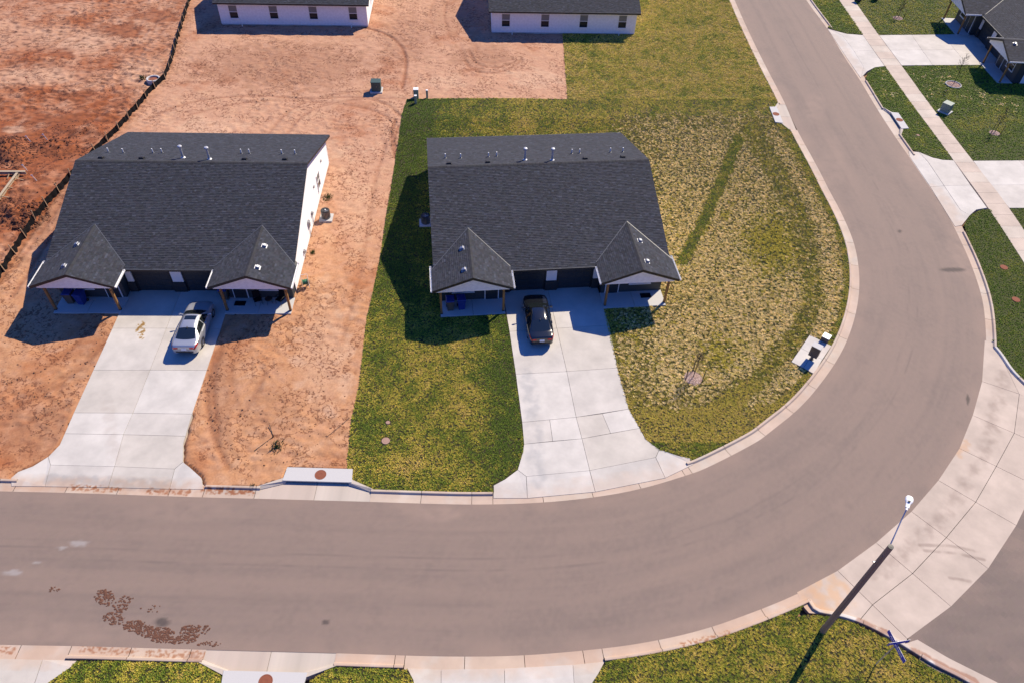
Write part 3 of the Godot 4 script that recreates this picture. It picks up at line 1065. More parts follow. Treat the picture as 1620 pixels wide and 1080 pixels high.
	slab(g, [1612, 254.5, 1690, 254, 1735, 292.5, 1650, 293], c1)
	slab(g, [1650, 293, 1735, 292.5, 1775, 329, 1685, 329.4], c3)
	var w := setting("sidewalk")
	var wl := resample(smooth(poly([1252, -115, 1288, -60, 1327.8, 0, 1365.6, 56, 1400, 104, 1435, 154, 1482, 217, 1509, 254, 1565, 329.6, 1620, 415, 1690, 522, 1760, 640], 0.09), 1), 0.2)
	var wr := resample(smooth(poly([1272, -115, 1310, -60, 1351.4, 0, 1390.8, 56, 1427, 104, 1463, 154, 1510.4, 217, 1540, 255, 1598.5, 329.6, 1653, 415, 1724, 522, 1796, 640], 0.09), 1), 0.2)
	var n := 58
	for i in n:
		var st := new_st()
		prism(st, inset(PackedVector2Array([at_frac(wl, float(i) / n), at_frac(wr, float(i) / n), at_frac(wr, (i + 1.0) / n), at_frac(wl, (i + 1.0) / n)]), 0.011), -0.25, 0.112)
		part("slab", st, [M.concrete_warm, M.concrete_warm2, M.concrete_mid, M.concrete_warm][(i * 5) % 7 % 4], w)
	lawn_polys.walk = wl.duplicate()
	var rev := wr.duplicate()
	rev.reverse()
	lawn_polys.walk.append_array(rev)
	# drives at the near edge
	var h := setting("driveway")
	slab(h, [-130, 1037, -40, 1040, -58, 1180, -160, 1180], c1, [0.024, 0.024, 0.12, 0.12])
	slab(h, [-40, 1040, 66, 1042.5, 45, 1110, 20, 1180, -58, 1180], c3, [0.024, 0.024, 0.10, 0.12, 0.12])
	slab(h, [66, 1042.5, 121, 1044, 112, 1055, 76, 1080, 46, 1108], c1, [0.024, 0.03, 0.09, 0.1, 0.1])
	var k := setting("driveway")
	slab(k, [644, 1056, 697.7, 1058, 697.7, 1180, 662, 1180, 654, 1076], c3, [0.03, 0.024, 0.12, 0.12, 0.09])
	slab(k, [697.7, 1058, 798, 1056.5, 801, 1180, 697.7, 1180], c1, [0.024, 0.024, 0.12, 0.12])
	slab(k, [798, 1056.5, 906.5, 1050.5, 915, 1180, 801, 1180], c2, [0.024, 0.024, 0.12, 0.12])
	slab(k, [906.5, 1050.5, 957, 1045.5, 946, 1066, 930, 1090, 925, 1180, 915, 1180], c3, [0.024, 0.03, 0.09, 0.1, 0.12, 0.12])
	# the concrete crossing of the side street
	var x := setting("crossing_pan")
	var I := [[1559, 537], [1554.8, 602], [1540, 655.6], [1519, 708], [1485.6, 758.5], [1443, 807.8], [1387, 857], [1326, 901.5]]
	var Mi := [[1576, 543], [1614, 622], [1606, 684], [1577.6, 736.4], [1545, 793], [1498.5, 849], [1445, 906], [1381.5, 955.6]]
	var O := [[1630, 618], [1680, 650], [1668, 712], [1640, 767], [1609.6, 830], [1565, 898.5], [1506, 958.5], [1437, 1009.6]]
	for i in 7:
		slab(x, I[i] + Mi[i] + Mi[i + 1] + I[i + 1], [M.concrete_warm2, M.concrete_warm][i % 2], 0.008, 0.013)
		if i > 0:
			slab(x, Mi[i] + O[i] + O[i + 1] + Mi[i + 1], [M.concrete_warm, M.concrete_warm2, M.concrete_warm2][i % 3], 0.008, 0.013)
	slab(x, [1576, 543, 1586, 566, 1600, 588, 1620, 607, 1650, 633, 1680, 652, 1614, 622], M.concrete_warm, 0.008, 0.004)
	slab(x, [1680, 650, 1780, 705, 1730, 750, 1690, 720, 1668, 712], M.concrete_warm, 0.008, 0.013)
	slab(x, [1326, 901.5, 1381.5, 955.6, 1357, 985, 1335, 978, 1308, 971, 1281, 969, 1273, 960, 1266, 946, 1261.5, 935.6], M.concrete_warm, 0.008, 0.013)
	slab(x, [1381.5, 955.6, 1437, 1009.6, 1432, 1020, 1395, 1001, 1357, 985], M.concrete_warm2, 0.008, 0.013)

# ---------------------------------------------------------------- storm inlets
func make_inlets() -> void:
	var labels := ["concrete storm inlet with rusty lid between bare earth and lawn by the house drives", "concrete storm inlet with rusty lid at the corner of the dry back lawn", "concrete storm inlet with rusty lid in the green strip beside the sidewalk", "concrete storm inlet between two grass patches across the road from bare earth"]
	for n in 4:
		var a: Array = inlet_at[n]
		var line: PackedVector2Array = a[0]
		var t := tangent(line, a[1])
		var o := line[a[1]]
		var nr := Vector2(-t.y, t.x) * float(a[2])
		var half: float = a[3]
		var wing: float = a[4]
		var root := thing("storm_inlet", labels[n], "storm inlet", Vector3(o.x, 0, o.y), 0.0, "storm inlets along the street")
		var P := func(s: float, d: float) -> Vector2: return t * s + nr * d
		var rear := 2.12 if n in [0, 3] else 1.95
		var face := 1.16
		var st := new_st()
		# cover slab with a round hole's frame; it carries the lid
		prism(st, inset(PackedVector2Array([P.call(-half - 0.12, face), P.call(half + 0.12, face), P.call(half + 0.02, rear), P.call(-half - 0.02, rear)]), 0.01), 0.105, 0.2)
		part("cover_slab", st, M.pad, root)
		st = new_st()
		var lc: Vector2 = P.call(0.06 * half, (face + rear) * 0.5)
		lathe(st, [Vector2(0.345, 0.18), Vector2(0.345, 0.192), Vector2(0.325, 0.197), Vector2(0.30, 0.190), Vector2(0.22, 0.190), Vector2(0.21, 0.195), Vector2(0.09, 0.195), Vector2(0.08, 0.190), Vector2(0.0, 0.190)], 28, Vector3(lc.x, 0.016, lc.y))
		part("manhole_lid", st, M.rust, root)
		for k in [-1.0, 1.0]:
			# wing: a battered kerb swinging out from the run to the mouth
			st = new_st()
			var q := [P.call(k * (half + wing), 0.58), P.call(k * (half + wing), 0.785), P.call(k * (half + 0.02), face + 0.25), P.call(k * (half - 0.10), face + 0.02), P.call(k * (half - 0.06), face - 0.08)]
			var qq := PackedVector2Array(q)
			prism(st, qq, -0.25, [0.02, 0.138, 0.17, 0.17, 0.03])
			part("wing_wall", st, M.concrete_mid, root)
			st = new_st()
			prism(st, inset(PackedVector2Array([P.call(0, 0.0), P.call(k * (half + wing), 0.0), P.call(k * (half + wing), 0.60), P.call(k * (half - 0.03), face - 0.02), P.call(k * (half - 0.03), rear - 0.1), P.call(0, rear - 0.1)]), 0.011), -0.28, -0.012)
			part("gutter_slab", st, M.concrete_warm if k < 0 else M.concrete_mid, root)
		st = new_st()
		prism(st, PackedVector2Array([P.call(-half - 0.1, rear - 0.12), P.call(half + 0.1, rear - 0.12), P.call(half + 0.1, rear - 0.02), P.call(-half - 0.1, rear - 0.02)]), -0.25, 0.07)
		part("back_wall", st, M.throat, root)

# ---------------------------------------------------------------- lawns
func lawn_lines() -> void:
	var back := func(line: PackedVector2Array, side: float, i0: int, i1: int, d := 0.76) -> PackedVector2Array:
		var o := PackedVector2Array()
		for i in range(i0, i1, 3 if i1 > i0 else -3):
			var t := tangent(line, i)
			o.append(line[i] + Vector2(-t.y, t.x) * side * d)
		return o
	# lot of the house on the lawn
	var p := poly([897.8, 157, 816, 155.6, 713, 155.6, 643.7, 157, 636, 180, 631, 215, 625.7, 250, 618, 300, 610, 345, 601, 408, 588, 470, 580, 503.6, 568, 608, 555, 667, 549, 730], 0.08)
	p.append_array(back.call(inner, -1.0, idx(inner, 552, 793), idx(inner, 1225, 150)))
	lawn_polys.lot = p
	# rough lawn behind
	p = poly([897.8, 156.4, 893, 90, 890, 50, 887, -115], 0.08)
	p.append_array(back.call(inner, -1.0, idx(inner, 1112, -110), idx(inner, 1240, 163)))
	lawn_polys.rear = p
	# across the street
	p = back.call(outer, 1.0, idx(outer, 1205, -110), idx(outer, 1307, 44))
	p.append_array(poly([1310, 43, 1321.5, 48, 1340, 53, 1366, 55, 1327.8, 0, 1288, -60, 1252, -115], 0.08))
	lawn_polys.verge_a = p
	p = back.call(outer, 1.0, idx(outer, 1372, 148), idx(outer, 1424, 230))
	p.reverse()
	p.append_array(poly([1370, 124, 1374, 115, 1385, 107.5, 1401, 105.6, 1435, 154, 1482, 217, 1508.5, 253.5, 1491, 252.5, 1476, 249, 1454, 240, 1442, 236.5], 0.08))
	lawn_polys.verge_b = p
	p = poly([1526, 355, 1535.6, 341, 1550, 333, 1567, 330.8, 1620, 415, 1690, 522, 1760, 640, 1800, 700, 1700, 655, 1640, 620, 1607, 592, 1589, 567, 1576, 543, 1570, 538], 0.08)
	p.append_array(back.call(outer, 1.0, idx(outer, 1556, 535), idx(outer, 1513, 370)))
	lawn_polys.verge_c = p
	lawn_polys.yard_a = poly([1272, -115, 1310, -60, 1351.4, 0, 1390.8, 55.4, 1516, 54, 1700, 50, 1640, -115], 0.08)
	lawn_polys.yard_b = poly([1427.6, 104.5, 1463, 154, 1510.4, 217, 1539.5, 254.2, 1690, 253.5, 1860, 253, 1860, 103, 1560, 103.5], 0.08)
	lawn_polys.yard_c = poly([1598.5, 330.2, 1653, 415, 1724, 522, 1796, 640, 2050, 640, 2050, 329, 1775, 329.6], 0.08)
	# near edge
	lawn_polys.near_a = poly([122, 1045.5, 200, 1046, 344.5, 1050, 372, 1073, 372, 1180, 22, 1180, 42, 1110, 76, 1080, 111, 1054.5], 0.08)
	lawn_polys.near_b = poly([526, 1055.5, 580, 1056.5, 643.5, 1059, 653.5, 1076, 661, 1180, 488, 1180, 490, 1076], 0.08)
	p = poly([958, 1048.5, 946.5, 1067, 931, 1091, 926, 1180, 1720, 1180, 1640, 1157, 1570, 1106, 1517, 1077, 1477, 1058, 1437, 1032.5, 1402, 1010.5, 1366, 991.5, 1337, 980.5, 1310.5, 975, 1281, 972.5, 1262, 975], 0.08)
	p.append_array(back.call(outer, 1.0, idx(outer, 1255, 938), idx(outer, 960, 1021)))
	lawn_polys.near_c = p

func make_lawns() -> void:
	for k in ["lot", "rear", "verge_a", "verge_b", "verge_c", "yard_a", "yard_b", "yard_c", "near_a", "near_b", "near_c"]:
		var st := new_st()
		col = Color(1, 1, 1)
		var q: PackedVector2Array = lawn_polys[k]
		if k == "lot":
			var cut := Geometry2D.clip_polygons(q, inset(lawn_polys.drive_b, 0.05))
			for e in cut:
				if e.size() > q.size() * 0.5:
					q = e
		for n in 4:
			for e in Geometry2D.clip_polygons(q, keep_out[n]):
				if e.size() > q.size() * 0.6:
					q = e
		var ids := Geometry2D.triangulate_polygon(q)
		if ids.is_empty():
			print("lawn fails: ", k)
		for i in range(0, ids.size(), 3):
			tri(st, Vector3(q[ids[i]].x, 0.085, q[ids[i]].y), Vector3(q[ids[i + 1]].x, 0.085, q[ids[i + 1]].y), Vector3(q[ids[i + 2]].x, 0.085, q[ids[i + 2]].y), Vector3.UP)
		structure("lawn_" + k, st, M.soil_olive if k == "rear" else M.soil_green if k.begins_with("verge") or k.begins_with("yard") else M.soil)

# ---------------------------------------------------------------- houses
const RZ := 0.3293
const RH := 5.704

func siding(st: SurfaceTool, o: Vector3, ux: Vector3, out: Vector3, y0: float, y1: float, span: Callable) -> void:
	# lap boards: each course leans out at its foot; span.call(y) gives [from, to] along ux
	var h := 0.165
	var y := y0
	while y < y1 - 0.01:
		var t := minf(y + h, y1)
		var a: Array = span.call(y)
		var b: Array = span.call(t)
		var p = o + ux * a[0] + Vector3.UP * y + out * 0.022
		var q = o + ux * a[1] + Vector3.UP * y + out * 0.022
		var r = o + ux * b[1] + Vector3.UP * t + out * 0.004
		var s = o + ux * b[0] + Vector3.UP * t + out * 0.004
		quad(st, p, q, r, s, out)
		quad(st, p, q, q - out * 0.02, p - out * 0.02, Vector3.DOWN)
		y = t

func shingles(st: SurfaceTool, o: Vector3, ux: Vector3, uv: Vector3, n: Vector3, length: float, span: Callable) -> void:
	# courses of tabs from the eave up, each tab lifted at its lower edge
	var rows := int(ceil(length / 0.145))
	for i in rows:
		var v0 := i * 0.145
		var v1 := minf(v0 + 0.16, length)
		var a: Array = span.call(minf(v0 + 0.07, length))
		var u: float = a[0]
		var end: float = a[1]
		u -= rng.randf() * 0.2
		while u < end:
			var w := rng.randf_range(0.12, 0.30)
			var u0 := maxf(u, a[0])
			var u1 := minf(u + w, end)
			u += w
			if u1 - u0 < 0.01:
				continue
			var g := rng.randf()
			var k := 0.66 + 0.62 * g
			if rng.randf() < 0.10:
				k *= 1.45
			var warm := rng.randf_range(-0.06, 0.06)
			col = Color(0.0390 * k * (1.0 + warm), 0.0430 * k, 0.0570 * k * (1.0 - warm))
			var lift := 0.014 + 0.016 * rng.randf()
			var p := o + ux * u0 + uv * v0 + n * lift
			var q := o + ux * u1 + uv * v0 + n * lift
			var r := o + ux * u1 + uv * v1 + n * 0.004
			var s := o + ux * u0 + uv * v1 + n * 0.004
			quad(st, p, q, r, s, n)
			quad(st, p, q, q - n * lift, p - n * lift, -uv)
	col = Color(1, 1, 1)

func window_part(root: Node, c: Vector3, out: Vector3, w: float, h: float, screen := true) -> void:
	# c: middle of the opening on the wall's face
	var ux := Vector3.UP.cross(out).normalized()
	var b := Basis(ux, Vector3.UP, out)
	var st := new_st()
	for k in [-1.0, 1.0]:
		box(st, c + ux * k * (w * 0.5 + 0.035) + out * 0.03, Vector3(0.07, h + 0.14, 0.06), b)
		box(st, c + Vector3.UP * k * (h * 0.5 + 0.035) + out * 0.03, Vector3(w, 0.07, 0.06), b)
	var f := part("window", st, M.white_trim, root)
	boxpart("pane", c + Vector3.UP * h * 0.25 + out * 0.018, Vector3(w, h * 0.5, 0.012), M.screen if screen else M.glass, f, b)
	boxpart("pane", c - Vector3.UP * h * 0.25 + out * 0.012, Vector3(w, h * 0.5, 0.012), M.glass, f, b)
	boxpart("meeting_rail", c + out * 0.03, Vector3(w, 0.05, 0.05), M.white_trim, f, b)
	boxpart("sill", c - Vector3.UP * (h * 0.5 + 0.075) + out * 0.05, Vector3(w + 0.2, 0.035, 0.1), M.white_trim, f, b)

func build_house(label: String) -> Node3D:
	var root := thing("duplex_house", label, "house", Vector3.ZERO, 0.0, "duplex houses of the same pattern")
	var X := 8.36
	var ZB := -8.56
	var ZG := 8.40
	boxpart("foundation", Vector3(0, 0.06, -0.07), Vector3(2 * X - 0.03, 0.28, 16.92), M.pad, root)
	# walls
	var st := new_st()
	siding(st, Vector3(0, 0, ZB), Vector3.RIGHT, Vector3.FORWARD, 0.2, 2.72, func(_y): return [-X, X])
	box(st, Vector3(0, 1.45, ZB + 0.08), Vector3(2 * X - 0.03, 2.5, 0.14))
	for k in [-1.0, 1.0]:
		box(st, Vector3(k * (X - 0.02), 1.46, ZB - 0.012), Vector3(0.1, 2.52, 0.03))
	part("rear_wall", st, M.white, root)
	for k in [-1.0, 1.0]:
		st = new_st()
		var gable := func(y: float) -> Array:
			var e := clampf((RH - 0.2 - y) / RZ, 0.05, 20.0)
			return [maxf(ZB, -e), minf(ZG, e)]
		siding(st, Vector3(k * X, 0, 0), Vector3.BACK, Vector3.RIGHT * k, 0.2, 5.46, gable)
		# core behind the boards
		var pts := PackedVector2Array([Vector2(ZB + 0.02, 0.2), Vector2(ZG - 0.02, 0.2), Vector2(ZG - 0.02, 2.72), Vector2(0, 5.47), Vector2(ZB + 0.02, 2.67)])
		for i in range(1, 4):
			tri(st, Vector3(k * (X - 0.01), pts[0].y, pts[0].x), Vector3(k * (X - 0.01), pts[i].y, pts[i].x), Vector3(k * (X - 0.01), pts[i + 1].y, pts[i + 1].x), Vector3.RIGHT * k)
			tri(st, Vector3(k * (X - 0.13), pts[0].y, pts[0].x), Vector3(k * (X - 0.13), pts[i].y, pts[i].x), Vector3(k * (X - 0.13), pts[i + 1].y, pts[i + 1].x), Vector3.LEFT * k)
		for zc in [ZB + 0.05, ZG - 0.05]:
			box(st, Vector3(k * (X + 0.012), 1.44, zc), Vector3(0.03, 2.48, 0.1))
		part("side_wall", st, M.white, root)
	st = new_st()
	siding(st, Vector3(0, 0, ZG), Vector3.RIGHT, Vector3.BACK, 0.2, 2.74, func(_y): return [-3.72, 3.72])
	box(st, Vector3(0, 1.46, ZG - 0.08), Vector3(2 * X - 0.03, 2.52, 0.12))
	part("front_wall", st, M.dark_siding, root)
	# garage doors, four sections each with stamped panels
	for k in [-1.0, 1.0]:
		var dc := Vector3(k * 1.78, 0, ZG + 0.03)
		st = new_st()
		for e in [-1.0, 1.0]:
			box(st, dc + Vector3(e * 1.27, 1.2, 0.015), Vector3(0.1, 2.2, 0.07))
		box(st, dc + Vector3(0, 2.31, 0.015), Vector3(2.64, 0.1, 0.07))
		var d := part("garage_door", st, M.black_trim, root)
		for s in 4:
			st = new_st()
			box(st, dc + Vector3(0, 0.14 + 0.53 * (s + 0.5), 0.0), Vector3(2.44, 0.518, 0.05))
			for q in 4:
				bevel_box(st, dc + Vector3(-0.915 + 0.61 * q, 0.14 + 0.53 * (s + 0.5), 0.03), Vector3(0.48, 0.02, 0.36), 0.015, Basis(Vector3.RIGHT, Vector3.BACK, Vector3.UP))
			part("door_section", st, M.garage, d)
	# white pilasters on dark stone feet between and beside the doors
	for x in [0.0, -3.40, 3.40]:
		st = new_st()
		box(st, Vector3(x, 1.86, ZG + 0.07), Vector3(0.78 if x == 0.0 else 0.44, 1.72, 0.1))
		var pp := part("pilaster", st, M.white_trim, root)
		st = new_st()
		bevel_box(st, Vector3(x, 0.58, ZG + 0.11), Vector3(0.92 if x == 0.0 else 0.56, 0.9, 0.2), 0.04)
		part("stone_foot", st, M.stone, pp)
	for k in [-1.0, 1.0]:
		# porch wall, entry door and window
		st = new_st()
		siding(st, Vector3(k * 6.03, 0, 9.2), Vector3.RIGHT, Vector3.BACK, 0.16, 2.75, func(_y): return [-2.3, 2.3])
		box(st, Vector3(k * 6.03, 1.45, 8.78), Vector3(4.58, 2.56, 0.82))
		part("porch_wall", st, M.dark_siding, root)
		window_part(root, Vector3(k * 6.65, 1.62, 9.21), Vector3.BACK, 1.5, 1.25, false)
		st = new_st()
		box(st, Vector3(k * 4.55, 1.2, 9.24), Vector3(1.06, 2.14, 0.06))
		var door := part("entry_door", st, M.white_trim, root)
		boxpart("door_leaf", Vector3(k * 4.55, 1.19, 9.275), Vector3(0.92, 2.04, 0.03), M.garage, door)
		boxpart("door_handle", Vector3(k * 4.55 - 0.36, 1.15, 9.32), Vector3(0.04, 0.14, 0.06), M.steel, door)
		# side window
		window_part(root, Vector3(k * (X + 0.02), 1.65, -3.6), Vector3.RIGHT * k, 0.9, 1.35)
	for x in [-6.8, -2.27, 2.22, 6.75]:
		window_part(root, Vector3(x, 1.60, ZB - 0.02), Vector3.FORWARD, 0.90, 1.42)
	for x in [-6.5, 6.0]:
		st = new_st()
		tube(st, [Vector3(x, 0.0, ZB - 0.35), Vector3(x, 0.42, ZB - 0.35)], [0.055, 0.055], 10)
		tube(st, [Vector3(x, 0.38, ZB - 0.35), Vector3(x, 0.44, ZB - 0.35)], [0.07, 0.07], 10)
		part("cleanout_pipe", st, M.pvc, root)
	# main roof: deck with fascia, then the shingle courses
	var W := 8.74
	var th := 0.17
	for k in [-1.0, 1.0]:
		var ze = 9.10 * k if k > 0 else -8.98
		var ye := RH - RZ * absf(ze)
		st = new_st()
		var a := Vector3(-W, ye, ze)
		var b := Vector3(W, ye, ze)
		var c := Vector3(W, RH, 0)
		var d := Vector3(-W, RH, 0)
		var dn := Vector3.DOWN * th
		quad(st, a, b, c, d, Vector3.UP)
		quad(st, a + dn, b + dn, c + dn, d + dn, Vector3.DOWN)
		quad(st, a, b, b + dn, a + dn, Vector3(0, 0, k))
		quad(st, a, d, d + dn, a + dn, Vector3.LEFT)
		quad(st, b, c, c + dn, b + dn, Vector3.RIGHT)
		var roof := part("roof", st, M.black_trim, root)
		st = new_st()
		var up := (c - b).normalized()
		var nn := Vector3(0, 9.1, 9.1 * RZ * k).normalized()
		shingles(st, a + nn * 0.004 - Vector3(0.02, 0, 0), Vector3.RIGHT, up, nn, (c - b).length(), func(_v): return [0.0, 2 * W + 0.04])
		var sh := part("shingles", st, M.shingle, roof)
		sh.set_meta("kind", "stuff")
		st = new_st()
		box(st, Vector3(0, ye - 0.085, ze + 0.012 * k), Vector3(2 * W, 0.19, 0.02))
		part("fascia", st, M.black_trim, roof)
		st = new_st()
		box(st, Vector3(0, ye + 0.008, ze + 0.03 * k), Vector3(2 * W - 0.05, 0.018, 0.05))
		part("drip_edge", st, M.flash, roof)
	# ridge caps
	st = new_st()
	var x := -W
	while x < W:
		var kk := rng.randf_range(0.8, 1.2)
		col = Color(0.0365 * kk, 0.0375 * kk, 0.0435 * kk)
		for k in [-1.0, 1.0]:
			quad(st, Vector3(x, RH + 0.040, 0), Vector3(minf(x + 0.3, W), RH + 0.028, 0), Vector3(minf(x + 0.3, W), RH - 0.032, 0.17 * k), Vector3(x, RH - 0.022, 0.17 * k), Vector3(0, 1, 0.3 * k))
			quad(st, Vector3(x, RH + 0.040, 0), Vector3(x, RH - 0.022, 0.17 * k), Vector3(x, RH - 0.05, 0.17 * k), Vector3(x, RH, 0), Vector3.LEFT)
		x += 0.29
	col = Color(1, 1, 1)
	part("ridge_caps", st, M.shingle, root).set_meta("kind", "stuff")
	# porticos
	for k in [-1.0, 1.0]:
		portico(root, k)
	# roof pipes, flues and vents on the rear slope
	for p in [[-7.32, -2.35], [-6.1, -2.2], [-3.85, -2.3], [-3.18, -2.4], [3.0, -2.5], [3.64, -2.5], [6.2, -2.5], [7.25, -2.5]]:
		var y = RH + RZ * p[1]
		st = new_st()
		tube(st, [Vector3(p[0], y - 0.05, p[1]), Vector3(p[0], y + 0.42, p[1])], [0.045, 0.045], 10)
		var vp := part("vent_pipe", st, M.pvc, root)
		st = new_st()
		lathe(st, [Vector2(0.13, 0.0), Vector2(0.11, 0.03), Vector2(0.06, 0.05), Vector2(0.055, 0.10)], 12, Vector3(p[0], y + 0.012, p[1]))
		part("flashing", st, M.flash, vp)
	for p in [[-1.05, -1.05], [1.08, -0.72]]:
		var y: float = RH + RZ * p[1]
		st = new_st()
		tube(st, [Vector3(p[0], y - 0.05, p[1]), Vector3(p[0], y + 0.95, p[1])], [0.085, 0.085], 14)
		var fl := part("flue_pipe", st, M.galv, root)
		st = new_st()
		lathe(st, [Vector2(0.2, -0.02), Vector2(0.18, 0.05), Vector2(0.11, 0.10), Vector2(0.088, 0.16)], 14, Vector3(p[0], y + 0.012, p[1]))
		part("flashing", st, M.galv, fl)
		st = new_st()
		lathe(st, [Vector2(0.10, 0.92), Vector2(0.16, 0.95), Vector2(0.165, 1.06), Vector2(0.13, 1.10), Vector2(0.0, 1.13)], 14, Vector3(p[0], y, p[1]))
		part("flue_cap", st, M.galv, fl)
	for p in [[-7.1, -0.62], [-4.05, -0.65], [3.75, -0.75], [6.83, -0.85]]:
		roof_vent(root, Vector3(p[0], RH + RZ * p[1], p[1]), Vector3(0, 1, -RZ).normalized(), M.black_trim, 0.34)
	return root

func roof_vent(root: Node, at: Vector3, n: Vector3, m: Material, w: float) -> void:
	var z := Vector3.RIGHT.cross(n).normalized()
	var xx := n.cross(z).normalized()
	var b := Basis(xx, n, z)
	var st := new_st()
	box(st, at + n * 0.022, Vector3(w * 1.5, 0.02, w * 1.5), b)
	bevel_box(st, at + n * 0.10, Vector3(w, 0.14, w), 0.03, b)
	part("box_vent", st, m, root)

func portico(root: Node, k: float) -> void:
	var cx := 6.03 * k
	var hw_ := 2.87
	var zf := 11.05
	var ry := 3.903
	var ey := 2.815
	var za := (RH - ry) / RZ
	var zb := (RH - ey) / RZ
	var dn := Vector3.DOWN * 0.16
	var st := new_st()
	for s in [-1.0, 1.0]:
		var outer_side: bool = s == k
		var zbk := 8.35 if outer_side else zb
		var a := Vector3(cx + s * hw_, ey, zf)
		var b := Vector3(cx + s * hw_, ey, zbk)
		var c := Vector3(cx, ry, za)
		var d := Vector3(cx, ry, zf)
		quad(st, a, b, c, d, Vector3.UP)
		quad(st, a + dn, b + dn, c + dn, d + dn, Vector3.DOWN)
		quad(st, a, d, d + dn, a + dn, Vector3.BACK)
		quad(st, a, b, b + dn, a + dn, Vector3.RIGHT * s)
		# rake board
		quad(st, a + Vector3(0, 0.02, 0.025), d + Vector3(0, 0.02, 0.025), d + Vector3(0, -0.2, 0.025), a + Vector3(0, -0.2, 0.025), Vector3.BACK)
	var p := part("portico", st, M.black_trim, root)
	st = new_st()
	for s in [-1.0, 1.0]:
		var L := sqrt(hw_ * hw_ + (ry - ey) * (ry - ey))
		var uv := Vector3(-s * hw_, ry - ey, 0).normalized()
		var nn := Vector3(s * (ry - ey), hw_, 0).normalized()
		shingles(st, Vector3(cx + s * hw_, ey, zf + 0.02) + nn * 0.004, Vector3.FORWARD, uv, nn, L, func(v): return [0.0, zf + 0.02 - lerpf(zb, za, v / L) + 0.03])
	part("shingles", st, M.shingle, p).set_meta("kind", "stuff")
	# metal valleys where the porch roof meets the main slope
	for s in [-1.0, 1.0]:
		st = new_st()
		var lo := Vector3(cx + s * hw_ * 0.995, ey + 0.03, zb)
		var hi := Vector3(cx, ry + 0.03, za)
		var along := (hi - lo).normalized()
		var side := along.cross(Vector3.UP).normalized()
		box(st, (lo + hi) * 0.5 + Vector3.UP * 0.004, Vector3(0.055, 0.012, (hi - lo).length()), Basis(side, along.cross(side) * -1.0, along))
		part("valley_flashing", st, M.flash, p)
	# ridge caps
	st = new_st()
	var z := za
	while z < zf:
		var kk := rng.randf_range(0.85, 1.2)
		col = Color(0.0365 * kk, 0.0375 * kk, 0.0435 * kk)
		for s in [-1.0, 1.0]:
			quad(st, Vector3(cx, ry + 0.038, z), Vector3(cx, ry + 0.026, minf(z + 0.29, zf + 0.02)), Vector3(cx + s * 0.15, ry - 0.035, minf(z + 0.29, zf + 0.02)), Vector3(cx + s * 0.15, ry - 0.025, z), Vector3(0.3 * s, 1, 0))
		z += 0.28
	col = Color(1, 1, 1)
	part("ridge_caps", st, M.shingle, p).set_meta("kind", "stuff")
	# gable panel, beams, ceiling
	st = new_st()
	var g := PackedVector2Array([Vector2(-2.62, 2.44), Vector2(2.62, 2.44), Vector2(2.62, 2.74), Vector2(0, 3.73), Vector2(-2.62, 2.74)])
	for e in [[10.80, 1.0], [10.66, -1.0]]:
		for i in range(1, 4):
			tri(st, Vector3(cx + g[0].x, g[0].y, e[0]), Vector3(cx + g[i].x, g[i].y, e[0]), Vector3(cx + g[i + 1].x, g[i + 1].y, e[0]), Vector3(0, 0, e[1]))
	quad(st, Vector3(cx - 2.62, 2.44, 10.66), Vector3(cx + 2.62, 2.44, 10.66), Vector3(cx + 2.62, 2.44, 10.80), Vector3(cx - 2.62, 2.44, 10.80), Vector3.DOWN)
	part("gable_panel", st, M.white, p)
	for s in [-1.0, 1.0]:
		boxpart("beam", Vector3(cx + s * 2.36, 2.53, 9.93), Vector3(0.16, 0.18, 1.44), M.white_trim, p)
		# eave gutters
		st = new_st()
		var gz0 := 8.35 if s == k else 9.2
		var gx = cx + s * (hw_ + 0.065)
		for w in [[0.0, -0.055, 0.11, 0.012], [0.052, 0.0, 0.012, 0.11], [-0.052, 0.0, 0.012, 0.11]]:
			box(st, Vector3(gx + w[0], ey - 0.06 + w[1], (gz0 + zf) * 0.5), Vector3(w[2], w[3], zf - gz0))
		for ze in [gz0, zf]:
			box(st, Vector3(gx, ey - 0.06, ze), Vector3(0.1, 0.11, 0.012))
		part("gutter", st, M.white_trim, p)
		var px := 3.80 if s != k else 8.33
		st = new_st()
		box(st, Vector3(k * px, 1.34, 10.56), Vector3(0.15, 2.2, 0.15))
		var post := part("post", st, M.post, p)
		boxpart("post_base", Vector3(k * px, 0.2, 10.56), Vector3(0.17, 0.08, 0.17), M.black_trim, post)
		for y in [2.28, 2.08]:
			boxpart("bolt", Vector3(k * px, y, 10.645), Vector3(0.045, 0.045, 0.03), M.black_trim, post)
	# porch slab in two pours
	for s in [-1.0, 1.0]:
		st = new_st()
		bevel_box(st, Vector3(k * (6.03 + s * 1.19), 0.03, 10.04), Vector3(2.36, 0.26, 1.70), 0.012)
		part("porch_slab", st, M.pad, p)
	for zv in [7.6, 9.95]:
		var vx := 0.55 * k
		roof_vent(p, Vector3(cx + vx, ry - 0.38 * absf(vx), zv), Vector3(k * 0.38, 1, 0).normalized(), M.steel, 0.27)

